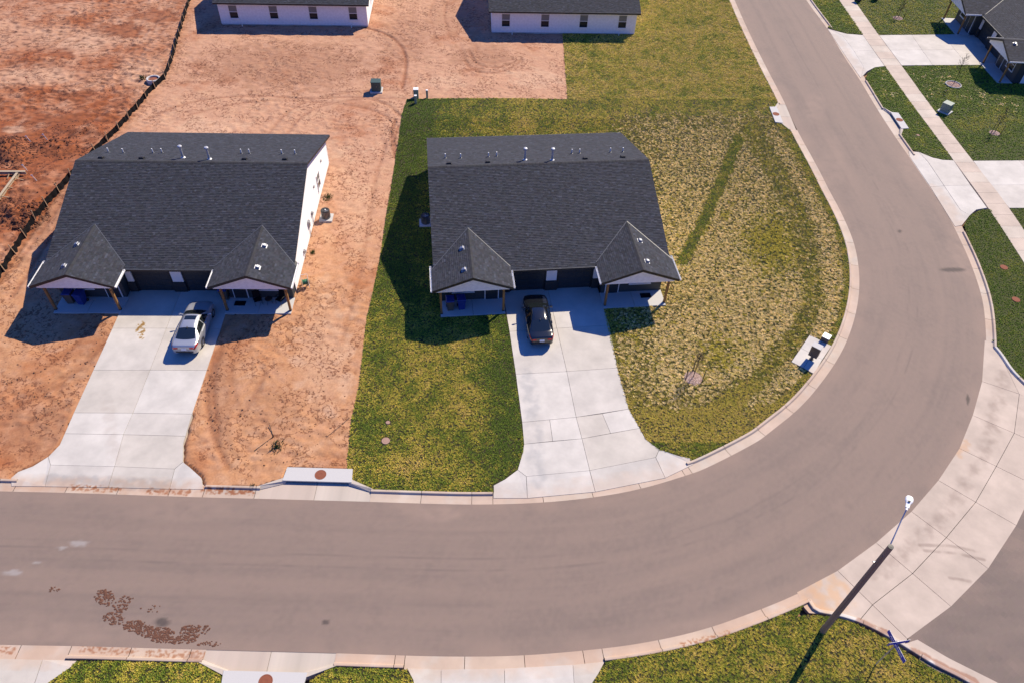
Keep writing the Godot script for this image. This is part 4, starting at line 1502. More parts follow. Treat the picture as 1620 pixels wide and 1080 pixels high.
func make_houses() -> void:
	var h := build_house("white and black duplex on bare earth with a silver car on its drive")
	h.position = Vector3(HA[0], 0, HA[1])
	h.rotation.y = HA[2]
	copy(h, "white and black duplex on the lawn with a black car on its drive", Vector3(HB[0], 0, HB[1]), HB[2])
	# two that show their backs beyond the bare earth
	for a in [[350, 38, 583, 41, "white duplex seen from behind, wholly on bare earth next to the silt fence"], [775, 51, 1006, 54, "white duplex seen from behind, half on bare earth and half on dry lawn"]]:
		var p := U(a[0], a[1], 0.15)
		var q := U(a[2], a[3], 0.15)
		var d := (q - p).normalized()
		var turn := atan2(-d.z, d.x) + PI
		var c := (p + q) * 0.5
		copy(h, a[4], Vector3(c.x, 0, c.z) + Basis(Vector3.UP, turn) * Vector3(0, 0, 8.56), turn)
	copy(h, "duplex across the street whose porches face the sidewalk and a young staked tree", Vector3(62.95, 0, -87.45), -PI / 2)
	for a in [HA, HB]:
		var o := PackedVector2Array()
		for q in [[-8.4, -8.6], [8.4, -8.6], [8.4, 8.4], [8.42, 10.92], [-8.42, 10.92], [-8.4, 8.4]]:
			var w := hw(a, q[0], q[1])
			o.append(Vector2(w.x, w.z))
		keep_out.append(o)
	keep_out.append(PackedVector2Array([Vector2(52.0, -95.9), Vector2(72, -95.9), Vector2(72, -79), Vector2(52.0, -79)]))

# ---------------------------------------------------------------- cars
func curve_at(a: Array, x: float) -> float:
	for i in a.size() - 1:
		if x <= a[i + 1][0]:
			var t: float = (x - a[i][0]) / (a[i + 1][0] - a[i][0])
			t = clampf(t, 0.0, 1.0)
			var p0: float = a[maxi(i - 1, 0)][1]
			var p3: float = a[mini(i + 2, a.size() - 1)][1]
			return clampf(cubic_interpolate(a[i][1], a[i + 1][1], p0, p3, t), minf(a[i][1], a[i + 1][1]) - 0.02, maxf(a[i][1], a[i + 1][1]) + 0.02)
	return a[a.size() - 1][1]

const CAR_L := 4.86
const C_TOP := [[0.0, 0.60], [0.10, 0.70], [0.35, 0.79], [0.8, 0.88], [1.28, 0.975], [1.62, 1.16], [2.02, 1.36], [2.35, 1.435], [2.75, 1.45], [3.2, 1.405], [3.55, 1.315], [3.95, 1.19], [4.32, 1.085], [4.62, 1.05], [4.76, 1.03], [4.83, 0.96], [4.86, 0.84]]
const C_BELT_W := [[0.0, 0.56], [0.08, 0.70], [0.25, 0.82], [0.6, 0.895], [1.2, 0.915], [2.4, 0.92], [3.6, 0.915], [4.2, 0.885], [4.6, 0.835], [4.8, 0.76], [4.86, 0.66]]
const C_BELT_Y := [[0.0, 0.56], [0.15, 0.66], [0.6, 0.76], [1.3, 0.87], [2.4, 0.92], [3.6, 0.97], [4.3, 1.01], [4.7, 0.99], [4.83, 0.90], [4.86, 0.80]]
const C_ROOF_W := [[0.0, 0.42], [0.3, 0.62], [1.2, 0.74], [1.62, 0.69], [2.1, 0.60], [2.8, 0.585], [3.5, 0.60], [3.95, 0.66], [4.3, 0.70], [4.7, 0.66], [4.86, 0.50]]

func car_ring(x: float, j: int) -> Vector3:
	# j 0..7 from sill to the middle of the roof; car points to -z, x measured back from the nose
	var wb := curve_at(C_BELT_W, x)
	var yb := curve_at(C_BELT_Y, x)
	var yt := curve_at(C_TOP, x)
	var wr := curve_at(C_ROOF_W, x)
	var sill := 0.24 + 0.16 * smoothstep(0.35, 0.0, x) + 0.14 * smoothstep(4.5, 4.86, x)
	for wx in [0.93, 3.75]:
		var r := 0.365
		if absf(x - wx) < r:
			sill = maxf(sill, 0.325 + sqrt(r * r - (x - wx) * (x - wx)))
	var z := x - CAR_L * 0.5
	var cabin := smoothstep(1.22, 1.6, x) * (1.0 - smoothstep(4.15, 4.45, x))
	match j:
		0: return Vector3(wb * 0.955, sill, z)
		1: return Vector3(wb * 1.0, maxf(sill, 0.48), z)
		2: return Vector3(wb * 1.005, maxf(sill, yb * 0.80), z)
		3: return Vector3(wb * 0.985, maxf(sill, yb * 0.955), z)
		4: return Vector3(wb * 0.93, maxf(yb, sill + 0.02), z)
		5: return Vector3(minf(wr, wb * 0.9), maxf(yb, lerpf(lerpf(yb, yt, 0.75), yt - 0.05, cabin)), z)
		6: return Vector3(wr * 0.55, lerpf(lerpf(yb, yt, 0.95), yt - 0.012, cabin), z)
	return Vector3(0, yt, z)

func car_point(x: float, u: float) -> Vector3:
	# u 0..14 runs from the right sill over the roof to the left sill
	var m := 1.0
	if u > 7.0:
		u = 14.0 - u
		m = -1.0
	var i := mini(int(u), 6)
	var p := car_ring(x, i).lerp(car_ring(x, i + 1), u - i)
	p.x *= m
	return p

func car_patch(x0: float, x1: float, u0: float, u1: float, lift: float, nx := 8, nu := 4, trim = null) -> SurfaceTool:
	var st := new_st()
	st.set_smooth_group(0)
	var g := []
	for i in nx + 1:
		var row := []
		for j in nu + 1:
			var u := lerpf(u0, u1, float(j) / nu)
			var a := x0
			var b := x1
			if trim != null:
				var ab: Array = trim.call(float(j) / nu)
				a = ab[0]
				b = ab[1]
			var x := lerpf(a, b, float(i) / nx)
			var p := car_point(x, u)
			var e := 0.01
			var n := (car_point(x + e, u) - car_point(x - e, u)).cross(car_point(x, minf(u + 0.05, 14.0)) - car_point(x, maxf(u - 0.05, 0.0)))
			n = -n.normalized() if n.length() > 1e-9 else Vector3.UP
			if n.dot(p - Vector3(0, 0.55, p.z)) < 0.0:
				n = -n
			row.append([p + n * lift, n])
		g.append(row)
	for i in nx:
		for j in nu:
			for t in [[g[i][j], g[i + 1][j], g[i + 1][j + 1]], [g[i][j], g[i + 1][j + 1], g[i][j + 1]]]:
				var fn: Vector3 = (t[2][0] - t[0][0]).cross(t[1][0] - t[0][0])
				if fn.dot(t[0][1]) < 0.0:
					t = [t[0], t[2], t[1]]
				for v in t:
					st.set_normal(v[1])
					st.set_color(Color(1, 1, 1))
					st.set_uv(Vector2.ZERO)
					st.add_vertex(v[0])
	return st

func build_car(label: String, paint: Material, at: Vector3, turn: float, sunroof: bool) -> void:
	var root := thing("parked_car", label, "car", at, turn)
	# body shell, closed at nose, tail and floor
	var st := new_st()
	var xs := []
	for i in 65:
		xs.append(CAR_L * i / 64.0)
	for x in [0.02, 0.05, 4.80, 4.83, 0.565, 1.295, 3.385, 4.115]:
		xs.append(x)
	xs.sort()
	for i in xs.size() - 1:
		for j in 14:
			var p := [[xs[i], j], [xs[i + 1], j], [xs[i + 1], j + 1], [xs[i], j + 1]]
			var q := []
			for v in p:
				var w := car_point(v[0], v[1])
				var e := 0.03
				var n := (car_point(minf(v[0] + e, CAR_L), v[1]) - car_point(maxf(v[0] - e, 0.0), v[1])).cross(car_point(v[0], minf(v[1] + 0.5, 14.0)) - car_point(v[0], maxf(v[1] - 0.5, 0.0)))
				n = n.normalized() if n.length() > 1e-9 else Vector3.UP
				if n.dot(w - Vector3(0, 0.55, clampf(w.z, -1.9, 1.9))) < 0.0:
					n = -n
				q.append([w, n])
			for t in [[q[0], q[1], q[2]], [q[0], q[2], q[3]]]:
				var fn: Vector3 = (t[2][0] - t[0][0]).cross(t[1][0] - t[0][0])
				if fn.length() < 1e-9:
					continue
				if fn.dot(t[0][1]) < 0.0:
					t = [t[0], t[2], t[1]]
				for v in t:
					st.set_normal(v[1])
					st.set_color(Color(1, 1, 1))
					st.set_uv(Vector2.ZERO)
					st.add_vertex(v[0])
	for e in [0.0, CAR_L]:
		for j in 14:
			tri(st, Vector3(0, 0.6, e - CAR_L * 0.5), car_point(e, j), car_point(e, j + 1), Vector3(0, 0, 1 if e > 0 else -1))
	part("body", st, paint, root)
	st = new_st()
	box(st, Vector3(0, 0.30, 0), Vector3(1.5, 0.2, 4.3))
	part("underbody", st, M.plastic, root)
	# glass
	part("windshield", car_patch(1.28, 2.12, 5.05, 8.95, 0.006, 8, 10, func(f): return [1.26 + 0.14 * pow(2 * f - 1, 2), 2.11 + 0.05 * pow(2 * f - 1, 2)]), M.car_glass, root)
	part("rear_window", car_patch(3.4, 4.28, 5.1, 8.9, 0.006, 8, 10, func(f): return [3.38 + 0.02 * pow(2 * f - 1, 2), 4.27 - 0.12 * pow(2 * f - 1, 2)]), M.car_glass, root)
	for s in [[4.12, 4.9], [9.1, 9.88]]:
		var low_first: bool = s[0] < 7.0
		for d in [[0, 1.62, 2.58], [1, 2.66, 3.72]]:
			var w := car_patch(d[1], d[2], s[0], s[1], 0.006, 8, 4, func(f):
				var t: float = f if low_first else 1.0 - f
				return [1.52 + 0.48 * t, 2.60] if d[0] == 0 else [2.67, 3.86 - 0.42 * t])
			part("side_window", w, M.car_glass, root)
	if sunroof:
		part("sunroof", car_patch(2.3, 2.72, 5.75, 8.25, 0.005, 5, 6), M.car_glass, root)
	# doors sit a hair proud; their gaps read as seams
	for s in [[1.02, 3.95], [10.05, 12.98]]:
		for d in [[1.47, 2.60], [2.625, 3.36]]:
			var dr := part("door", car_patch(d[0], d[1], s[0], s[1], 0.004, 8, 6), paint, root)
			var hp := car_point(d[1] - 0.14, 3.1 if s[0] < 7.0 else 10.9)
			boxpart("door_handle", hp + Vector3(0.012 * signf(hp.x), 0, 0), Vector3(0.03, 0.03, 0.2), paint, dr)
	# lamps, plate, grille
	for s in [[2.35, 3.7], [10.3, 11.65]]:
		part("tail_light", car_patch(4.42, 4.855, s[0], s[1], 0.006, 8, 4), M.lamp_red, root)
		part("headlight", car_patch(0.03, 0.42, s[0], s[1], 0.006, 8, 4), M.lamp_clear, root)
	for k in [-1.0, 1.0]:
		boxpart("tail_light", Vector3(k * 0.52, 0.85, CAR_L * 0.5 - 0.012), Vector3(0.26, 0.11, 0.06), M.lamp_red, root)
	boxpart("number_plate", Vector3(0, 0.78, CAR_L * 0.5 + 0.015), Vector3(0.34, 0.17, 0.02), M.white_trim, root, Basis(Vector3.RIGHT, -0.25))
	boxpart("bumper_trim", Vector3(0, 0.52, CAR_L * 0.5 - 0.02), Vector3(1.15, 0.10, 0.07), M.plastic, root)
	boxpart("grille", Vector3(0, 0.47, -CAR_L * 0.5 + 0.005), Vector3(0.9, 0.18, 0.05), M.plastic, root)
	boxpart("antenna_fin", Vector3(0, 1.40, 3.42 - CAR_L * 0.5), Vector3(0.03, 0.07, 0.16), M.plastic, root)
	for k in [-1.0, 1.0]:
		st = new_st()
		lathe(st, [Vector2(0.0, -0.11), Vector2(0.06, -0.09), Vector2(0.085, 0.0), Vector2(0.065, 0.08), Vector2(0.0, 0.11)], 10, Vector3(k * 1.03, 0.99, 1.72 - CAR_L * 0.5), Basis(Vector3(0, 1, 0), Vector3(1, 0, 0), Vector3(0, 0, 0.7)))
		box(st, Vector3(k * 0.91, 0.955, 1.70 - CAR_L * 0.5), Vector3(0.14, 0.035, 0.07))
		part("mirror", st, paint, root)
	for wx in [0.93, 3.75]:
		for k in [-1.0, 1.0]:
			var c := Vector3(k * 0.80, 0.325, wx - CAR_L * 0.5)
			var ax := Basis(Vector3(0, -1, 0), Vector3(1, 0, 0), Vector3(0, 0, 1))
			st = new_st()
			lathe(st, [Vector2(0.21, -0.10), Vector2(0.29, -0.105), Vector2(0.325, -0.08), Vector2(0.325, 0.08), Vector2(0.29, 0.105), Vector2(0.215, 0.10), Vector2(0.205, 0.05)], 24, c, ax)
			var w := part("wheel", st, M.rubber, root)
			st = new_st()
			lathe(st, [Vector2(0.218, k * 0.098), Vector2(0.205, k * 0.06), Vector2(0.19, k * 0.05)], 24, c, ax)
			for q in 5:
				var a := TAU * q / 5.0
				var dir := Vector3(0, cos(a), sin(a))
				box(st, c + dir * 0.105 + Vector3(k * 0.075, 0, 0), Vector3(0.03, 0.21, 0.055), Basis(Vector3.RIGHT, dir, Vector3.RIGHT.cross(dir)))
			lathe(st, [Vector2(0.05, k * 0.095), Vector2(0.0, k * 0.10)], 12, c, ax)
			part("rim", st, M.rim, w)
			st = new_st()
			lathe(st, [Vector2(0.20, k * 0.02), Vector2(0.0, k * 0.02)], 16, c, ax)
			part("brake_disc", st, M.steel, w)

func make_cars() -> void:
	build_car("silver sedan with a dark sunroof parked on the drive between bare earth", M.silver, Vector3(-22.26, 0.1, -36.17), 0.06, true)
	build_car("black sedan parked on the drive beside the lawn", M.black_paint, Vector3(1.79, 0.1, -38.43), 0.123, false)

# ---------------------------------------------------------------- lamp, signs, boxes
func make_street_things() -> void:
	# wooden street-lamp pole at the corner
	var b := Vector3(16.94, 0.085, -16.61)
	var root := thing("street_lamp", "tall brown wooden lamp pole leaning its lamp over the road corner", "street lamp", b)
	var st := new_st()
	tube(st, [Vector3(0, -0.2, 0), Vector3(0, 3, 0), Vector3(0, 6, 0), Vector3(0, 9.0, 0)], [0.165, 0.15, 0.138, 0.125], 18)
	var pole := part("pole", st, M.post_dark, root)
	st = new_st()
	lathe(st, [Vector2(0.127, 8.985), Vector2(0.127, 9.02), Vector2(0.0, 9.03)], 18)
	part("pole_cap", st, M.black_trim, pole)
	st = new_st()
	tube(st, [Vector3(-0.15, 0.0, 0.10), Vector3(-0.135, 3, 0.09), Vector3(-0.125, 8.3, 0.08)], [0.022, 0.022, 0.022], 8)
	part("conduit", st, M.post_dark, pole)
	st = new_st()
	bevel_box(st, Vector3(0.08, 0.16, -0.16), Vector3(0.2, 0.32, 0.14), 0.02)
	part("junction_box", st, M.galv, root)
	st = new_st()
	box(st, Vector3(-0.1, 7.6, 0.0), Vector3(0.34, 0.04, 0.04))
	part("step_bolt", st, M.steel, pole)
	var head := U(1438, 794, 10.0) - b
	var d := Vector3(head.x, 0, head.z).normalized()
	st = new_st()
	tube(st, [d * 0.10 + Vector3.UP * 8.7, d * 0.5 + Vector3.UP * 9.05, d * 1.2 + Vector3.UP * 9.55, head - d * 0.42 + Vector3.DOWN * 0.03], [0.03, 0.03, 0.028, 0.028], 10)
	part("arm", st, M.galv, root)
	st = new_st()
	tube(st, [head - d * 0.46 + Vector3.DOWN * 0.03, head - d * 0.36 + Vector3.DOWN * 0.02], [0.055, 0.055], 10)
	part("arm_collar", st, M.pvc, root)
	st = new_st()
	var side := d.cross(Vector3.UP)
	lathe(st, [Vector2(0.0, -0.36), Vector2(0.085, -0.34), Vector2(0.10, -0.1), Vector2(0.165, 0.05), Vector2(0.18, 0.2), Vector2(0.13, 0.33), Vector2(0.0, 0.37)], 18, head, Basis(side, d, side.cross(d) * 0.55))
	var hd := part("lamp_head", st, M.pvc, root)
	st = new_st()
	lathe(st, [Vector2(0.05, 0.07), Vector2(0.05, 0.12), Vector2(0.0, 0.13)], 10, head - d * 0.02)
	part("photocell", st, M.black_trim, hd)
	st = new_st()
	lathe(st, [Vector2(0.0, -0.17), Vector2(0.10, -0.14), Vector2(0.14, -0.06)], 14, head + d * 0.12)
	part("lens", st, M.lamp_clear, hd)
	# street-name sign
	var top := U(1419, 1018, 2.75)
	root = thing("street_sign", "blue street name blades crossed on a thin post by the corner kerb", "street sign", Vector3(top.x, 0.085, top.z))
	var org := Vector3(top.x, 0.085, top.z)
	st = new_st()
	tube(st, [Vector3(0, -0.3, 0), Vector3(0, 2.9, 0)], [0.03, 0.03], 10)
	part("post", st, M.galv, root)
	for k in [[1406, 997, 1432, 1047, 2.62, true], [1407, 1020.5, 1441, 1015, 2.86, false]]:
		var p := U(k[0], k[1], k[4] + 0.1)
		var q := U(k[2], k[3], k[4] + 0.1)
		var ux := (q - p)
		ux.y = 0
		var L := minf(ux.length(), 1.7)
		ux = ux.normalized()
		var out := ux.cross(Vector3.UP).normalized()
		if out.dot(-org) < 0.0:
			out = -out
		var bas := Basis(ux, Vector3.UP, out)
		var mid := (p + q) * 0.5 - org
		mid = Vector3(mid.x, k[4], mid.z)
		if not k[5]:
			mid.x *= 0.3
			mid.z *= 0.3
		st = new_st()
		box(st, mid, Vector3(L, 0.3, 0.006), bas)
		var bl := part("blade", st, M.sign_blue, root)
		st = new_st()
		for e in [-1.0, 1.0]:
			box(st, mid + Vector3.UP * e * 0.1525, Vector3(L, 0.005, 0.009), bas)
		part("blade_edge", st, M.sign_white, bl)
		if k[5]:
			for face in [1.0, -1.0]:
				var t := TextMesh.new()
				t.text = "Arrowhead"
				var f := SystemFont.new()
				f.font_names = PackedStringArray(["Droid Sans"])
				f.font_weight = 700
				t.font = f
				t.font_size = 32
				t.pixel_size = 0.0062
				t.depth = 0.002
				var o := part("lettering", t, M.sign_white, bl)
				o.transform = Transform3D(Basis(ux * face, Vector3.UP, out * face), mid + out * face * 0.005)
	# cluster mailbox on its pad
	var pad := setting("mailbox_pad")
	slab(pad, [1281, 530.6, 1301, 540.5, 1285.5, 561, 1267, 551], M.concrete_pale, 0.125)
	slab(pad, [1267, 551, 1285.5, 561, 1271, 582.5, 1252, 572.8], M.concrete_pale, 0.125)
	slab(pad, [1301, 540.5, 1315.6, 547.8, 1301, 569.5, 1285.5, 561], M.concrete_pale, 0.125)
	slab(pad, [1285.5, 561, 1301, 569.5, 1287.8, 592, 1271, 582.5], M.concrete_pale, 0.125)
	keep_out.append(inset(poly([1281, 530.6, 1315.6, 547.8, 1287.8, 592.8, 1252, 572.8], 0.1), -0.05))
	var mp := U(1284, 568, 0.125)
	var ma := (U(1298.6, 554, 1.3) - U(1288.7, 549, 1.3))
	var turn := atan2(-ma.z, ma.x)
	root = thing("cluster_mailbox", "bronze cluster mailbox standing on the pale concrete pad by the kerb", "mailbox", Vector3(mp.x, 0.125, mp.z), turn)
	st = new_st()
	lathe(st, [Vector2(0.16, 0.0), Vector2(0.16, 0.02), Vector2(0.10, 0.04), Vector2(0.10, 0.4)], 16)
	part("pedestal", st, M.bronze, root)
	st = new_st()
	bevel_box(st, Vector3(0, 0.86, -0.04), Vector3(0.62, 0.94, 0.44), 0.03)
	var cab := part("cabinet", st, M.bronze, root)
	for r in 6:
		for c in 2:
			boxpart("mail_door", Vector3(-0.145 + 0.29 * c, 0.47 + 0.145 * r, 0.185), Vector3(0.275, 0.13, 0.012), M.bronze, cab)
	boxpart("roof_cap", Vector3(0, 1.345, -0.02), Vector3(0.68, 0.03, 0.52), M.pad, cab)  # bronze cap coloured pale: sunlight on its top is painted in
	var lp := U(1303.5, 541, 0.09)
	root = thing("utility_box", "low pale-topped utility box on the grass behind the mailbox pad", "utility box", Vector3(lp.x, 0.085, lp.z), turn)
	st = new_st()
	bevel_box(st, Vector3(0, 0.2, -0.2), Vector3(0.5, 0.5, 0.5), 0.02)
	part("case", st, M.bronze, root)
	boxpart("lid", Vector3(0, 0.47, -0.2), Vector3(0.54, 0.04, 0.54), M.pvc, root)  # white stands for sun on a bronze top, put into the colour

func green_box(label: String, at: Vector3, turn: float, w: float, h: float, d: float, m: Material) -> void:
	var root := thing("transformer_box", label, "transformer", at, turn)
	var st := new_st()
	bevel_box(st, Vector3(0, 0.05, 0), Vector3(w + 0.28, 0.16, d + 0.35), 0.015)
	part("pad", st, M.pad, root)
	st = new_st()
	bevel_box(st, Vector3(0, 0.13 + h * 0.5, 0), Vector3(w, h, d), 0.02)
	part("cabinet", st, m, root)
	st = new_st()
	bevel_box(st, Vector3(0, 0.13 + h + 0.02, 0), Vector3(w + 0.06, 0.05, d + 0.06), 0.02)
	part("lid", st, m, root)
	for k in [-1.0, 1.0]:
		boxpart("door", Vector3(k * w * 0.245, 0.13 + h * 0.5, d * 0.5 + 0.008), Vector3(w * 0.46, h * 0.86, 0.015), m, root)
	boxpart("handle", Vector3(0.05, 0.13 + h * 0.55, d * 0.5 + 0.03), Vector3(0.03, 0.12, 0.03), M.steel, root)

func pedestal(label: String, at: Vector3, w: float, h: float) -> void:
	var root := thing("utility_pedestal", label, "pedestal", at, 0.1)
	var st := new_st()
	bevel_box(st, Vector3(0, h * 0.5 - 0.05, 0), Vector3(w, h + 0.1, w), 0.02)
	part("post", st, M.ped_green, root)
	st = new_st()
	bevel_box(st, Vector3(0, h + 0.01, 0), Vector3(w + 0.03, 0.05, w + 0.03), 0.02)
	part("cap", st, M.pvc, root)

func ac_unit(label: String, at: Vector3, turn: float) -> void:
	var root := thing("air_conditioner", label, "air conditioner", at, turn)
	var st := new_st()
	bevel_box(st, Vector3(0, 0.03, 0), Vector3(1.05, 0.16, 1.05), 0.015)
	part("pad", st, M.pad, root)
	st = new_st()
	lathe(st, [Vector2(0.33, 0.11), Vector2(0.36, 0.14), Vector2(0.36, 0.82), Vector2(0.33, 0.86), Vector2(0.26, 0.86), Vector2(0.26, 0.72), Vector2(0.0, 0.70)], 24)
	part("casing", st, M.ac_dark, root)
	for i in 20:
		var a := TAU * i / 20.0
		boxpart("louver", Vector3(cos(a) * 0.363, 0.48, sin(a) * 0.363), Vector3(0.012, 0.62, 0.03), M.steel, root, Basis(Vector3.UP, -a))
	st = new_st()
	for r in [0.08, 0.15, 0.22]:
		for i in 20:
			var a := TAU * i / 20.0
			var b := TAU * (i + 1) / 20.0
			tube(st, [Vector3(cos(a) * r, 0.86, sin(a) * r), Vector3(cos(b) * r, 0.86, sin(b) * r)], [0.006, 0.006], 4, false)
	part("fan_guard", st, M.steel, root)
	st = new_st()
	for i in 4:
		var a := TAU * i / 4.0
		box(st, Vector3(cos(a) * 0.13, 0.78, sin(a) * 0.13), Vector3(0.22, 0.01, 0.10), Basis(Vector3.UP, -a) * Basis(Vector3.RIGHT, 0.4))
	lathe(st, [Vector2(0.05, 0.74), Vector2(0.05, 0.82), Vector2(0.0, 0.83)], 10)
	part("fan", st, M.steel, root)

func sapling(label: String, at: Vector3, h: float, seed_: int, stakes: int, ring: float, edged: bool) -> void:
	var g := RandomNumberGenerator.new()
	g.seed = seed_
	var root := thing("young_tree", label, "tree", at, 0.0, "young staked trees")
	var st := new_st()
	var pts := []
	var rad := []
	for i in 7:
		var f := i / 6.0
		pts.append(Vector3(0.03 * sin(f * 3.0 + seed_), h * f - 0.05, 0.03 * cos(f * 2.2 + seed_) - 0.03))
		rad.append(lerpf(0.034, 0.010, f))
	tube(st, pts, rad, 7)
	part("trunk", st, M.bark, root)
	st = new_st()
	for i in 26:
		var f := g.randf_range(0.4, 0.98)
		var a := g.randf() * TAU
		var o: Vector3 = Vector3(0, h * f - 0.03, -0.02)
		var L := h * (0.30 * (1.15 - f) + 0.06)
		var tip := o + Vector3(cos(a) * L * 0.75, L * 0.8, sin(a) * L * 0.75)
		tube(st, [o, o.lerp(tip, 0.5) + Vector3(0, -0.03, 0), tip], [0.013, 0.009, 0.005], 5)
		for q in 3:
			var e := o.lerp(tip, g.randf_range(0.4, 0.9))
			tube(st, [e, e + Vector3(g.randf_range(-0.16, 0.16), g.randf_range(0.06, 0.18), g.randf_range(-0.16, 0.16))], [0.008, 0.004], 4)
	part("crown", st, M.bark, root)
	for i in stakes:
		var a := TAU * i / stakes + 0.6
		var r := ring + 0.02
		st = new_st()
		tube(st, [Vector3(cos(a) * r, -0.1, sin(a) * r), Vector3(cos(a) * r * 1.03, 1.2, sin(a) * r * 1.03)], [0.028, 0.028], 6)
		part("stake", st, M.black_trim, root)
		st = new_st()
		tube(st, [Vector3(cos(a) * r * 1.03, 1.12, sin(a) * r * 1.03), Vector3(0, 1.25, -0.02)], [0.004, 0.004], 4)
		part("guy_wire", st, M.black_trim, root)
	# wood chips round the stem
	st = new_st()
	var prof := []
	for i in 6:
		var f := i / 5.0
		prof.append(Vector2(lerpf(ring, 0.0, f), 0.005 + 0.09 * sqrt(f)))
	lathe(st, prof, 26)
	var mu := part("mulch_ring", st, M.mulch, root)
	st = new_st()
	for i in 420:
		var a := g.randf() * TAU
		var r := ring * sqrt(g.randf()) * 1.02
		var k := g.randf_range(0.6, 1.15)
		col = Color(0.62 * k, 0.45 * k, 0.36 * k)
		var b := Basis(Vector3.UP, g.randf() * TAU) * Basis(Vector3.RIGHT, g.randf_range(-0.6, 0.6)) * Basis(Vector3.BACK, g.randf_range(-0.5, 0.5))
		box(st, Vector3(cos(a) * r, 0.01 + 0.09 * sqrt(1.0 - minf(r / ring, 1.0)) + 0.012, sin(a) * r), Vector3(g.randf_range(0.03, 0.09), 0.012, g.randf_range(0.02, 0.05)), b)
	col = Color(1, 1, 1)
	part("wood_chips", st, M.chips, mu).set_meta("kind", "stuff")
	if edged:
		st = new_st()
		for i in 28:
			var a := TAU * i / 28.0
			var b := TAU * (i + 1) / 28.0
			tube(st, [Vector3(cos(a), 0, sin(a)) * (ring + 0.04) + Vector3.UP * 0.07, Vector3(cos(b), 0, sin(b)) * (ring + 0.04) + Vector3.UP * 0.07], [0.055, 0.055], 6, false)
		part("edging_ring", st, M.pad, root)
	var o := PackedVector2Array()
	for i in 16:
		o.append(Vector2(at.x + cos(TAU * i / 16.0) * ring, at.z + sin(TAU * i / 16.0) * ring))
	keep_out.append(o)

func bin(label: String, at: Vector3, turn: float, body: Material, lid: Material) -> void:
	var root := thing("trash_bin", label, "trash bin", at, turn)
	var st := new_st()
	var lo := []
	var hi := []
	for k in [[-1, -1], [1, -1], [1, 1], [-1, 1]]:
		lo.append(Vector3(k[0] * 0.22, 0.03, k[1] * 0.24))
		hi.append(Vector3(k[0] * 0.29, 0.95, k[1] * 0.33))
	for i in 4:
		var j := (i + 1) % 4
		quad(st, lo[i], lo[j], hi[j], hi[i], (lo[i] + hi[j]) * 0.5 * Vector3(1, 0, 1))
	quad(st, lo[0], lo[1], lo[2], lo[3], Vector3.DOWN)
	box(st, Vector3(0, 0.94, 0), Vector3(0.62, 0.05, 0.70))
	part("body", st, body, root)
	st = new_st()
	bevel_box(st, Vector3(0, 1.0, 0.0), Vector3(0.62, 0.09, 0.74), 0.04)
	part("lid", st, lid, root)
	st = new_st()
	tube(st, [Vector3(-0.25, 0.98, -0.40), Vector3(0.25, 0.98, -0.40)], [0.02, 0.02], 6)
	part("handle", st, body, root)
	for k in [-1.0, 1.0]:
		st = new_st()
		lathe(st, [Vector2(0.0, -0.03), Vector2(0.11, -0.03), Vector2(0.11, 0.03), Vector2(0.0, 0.03)], 14, Vector3(k * 0.27, 0.11, -0.24), Basis(Vector3(0, -1, 0), Vector3(1, 0, 0), Vector3(0, 0, 1)))
		part("wheel", st, M.rubber, root)

func chair(label: String, at: Vector3, turn: float) -> void:
	var root := thing("porch_chair", label, "chair", at, turn, "chairs on the porch")
	boxpart("seat", Vector3(0, 0.42, 0), Vector3(0.5, 0.04, 0.48), M.fabric, root)
	boxpart("backrest", Vector3(0, 0.75, -0.27), Vector3(0.5, 0.55, 0.03), M.fabric, root, Basis(Vector3.RIGHT, -0.2))
	for k in [-1.0, 1.0]:
		for z in [-0.22, 0.22]:
			var st := new_st()
			tube(st, [Vector3(k * 0.26, 0, z), Vector3(k * 0.25, 0.42, z)], [0.015, 0.015], 6)
			part("leg", st, M.black_trim, root)
		boxpart("armrest", Vector3(k * 0.28, 0.62, 0.0), Vector3(0.05, 0.03, 0.5), M.black_trim, root)

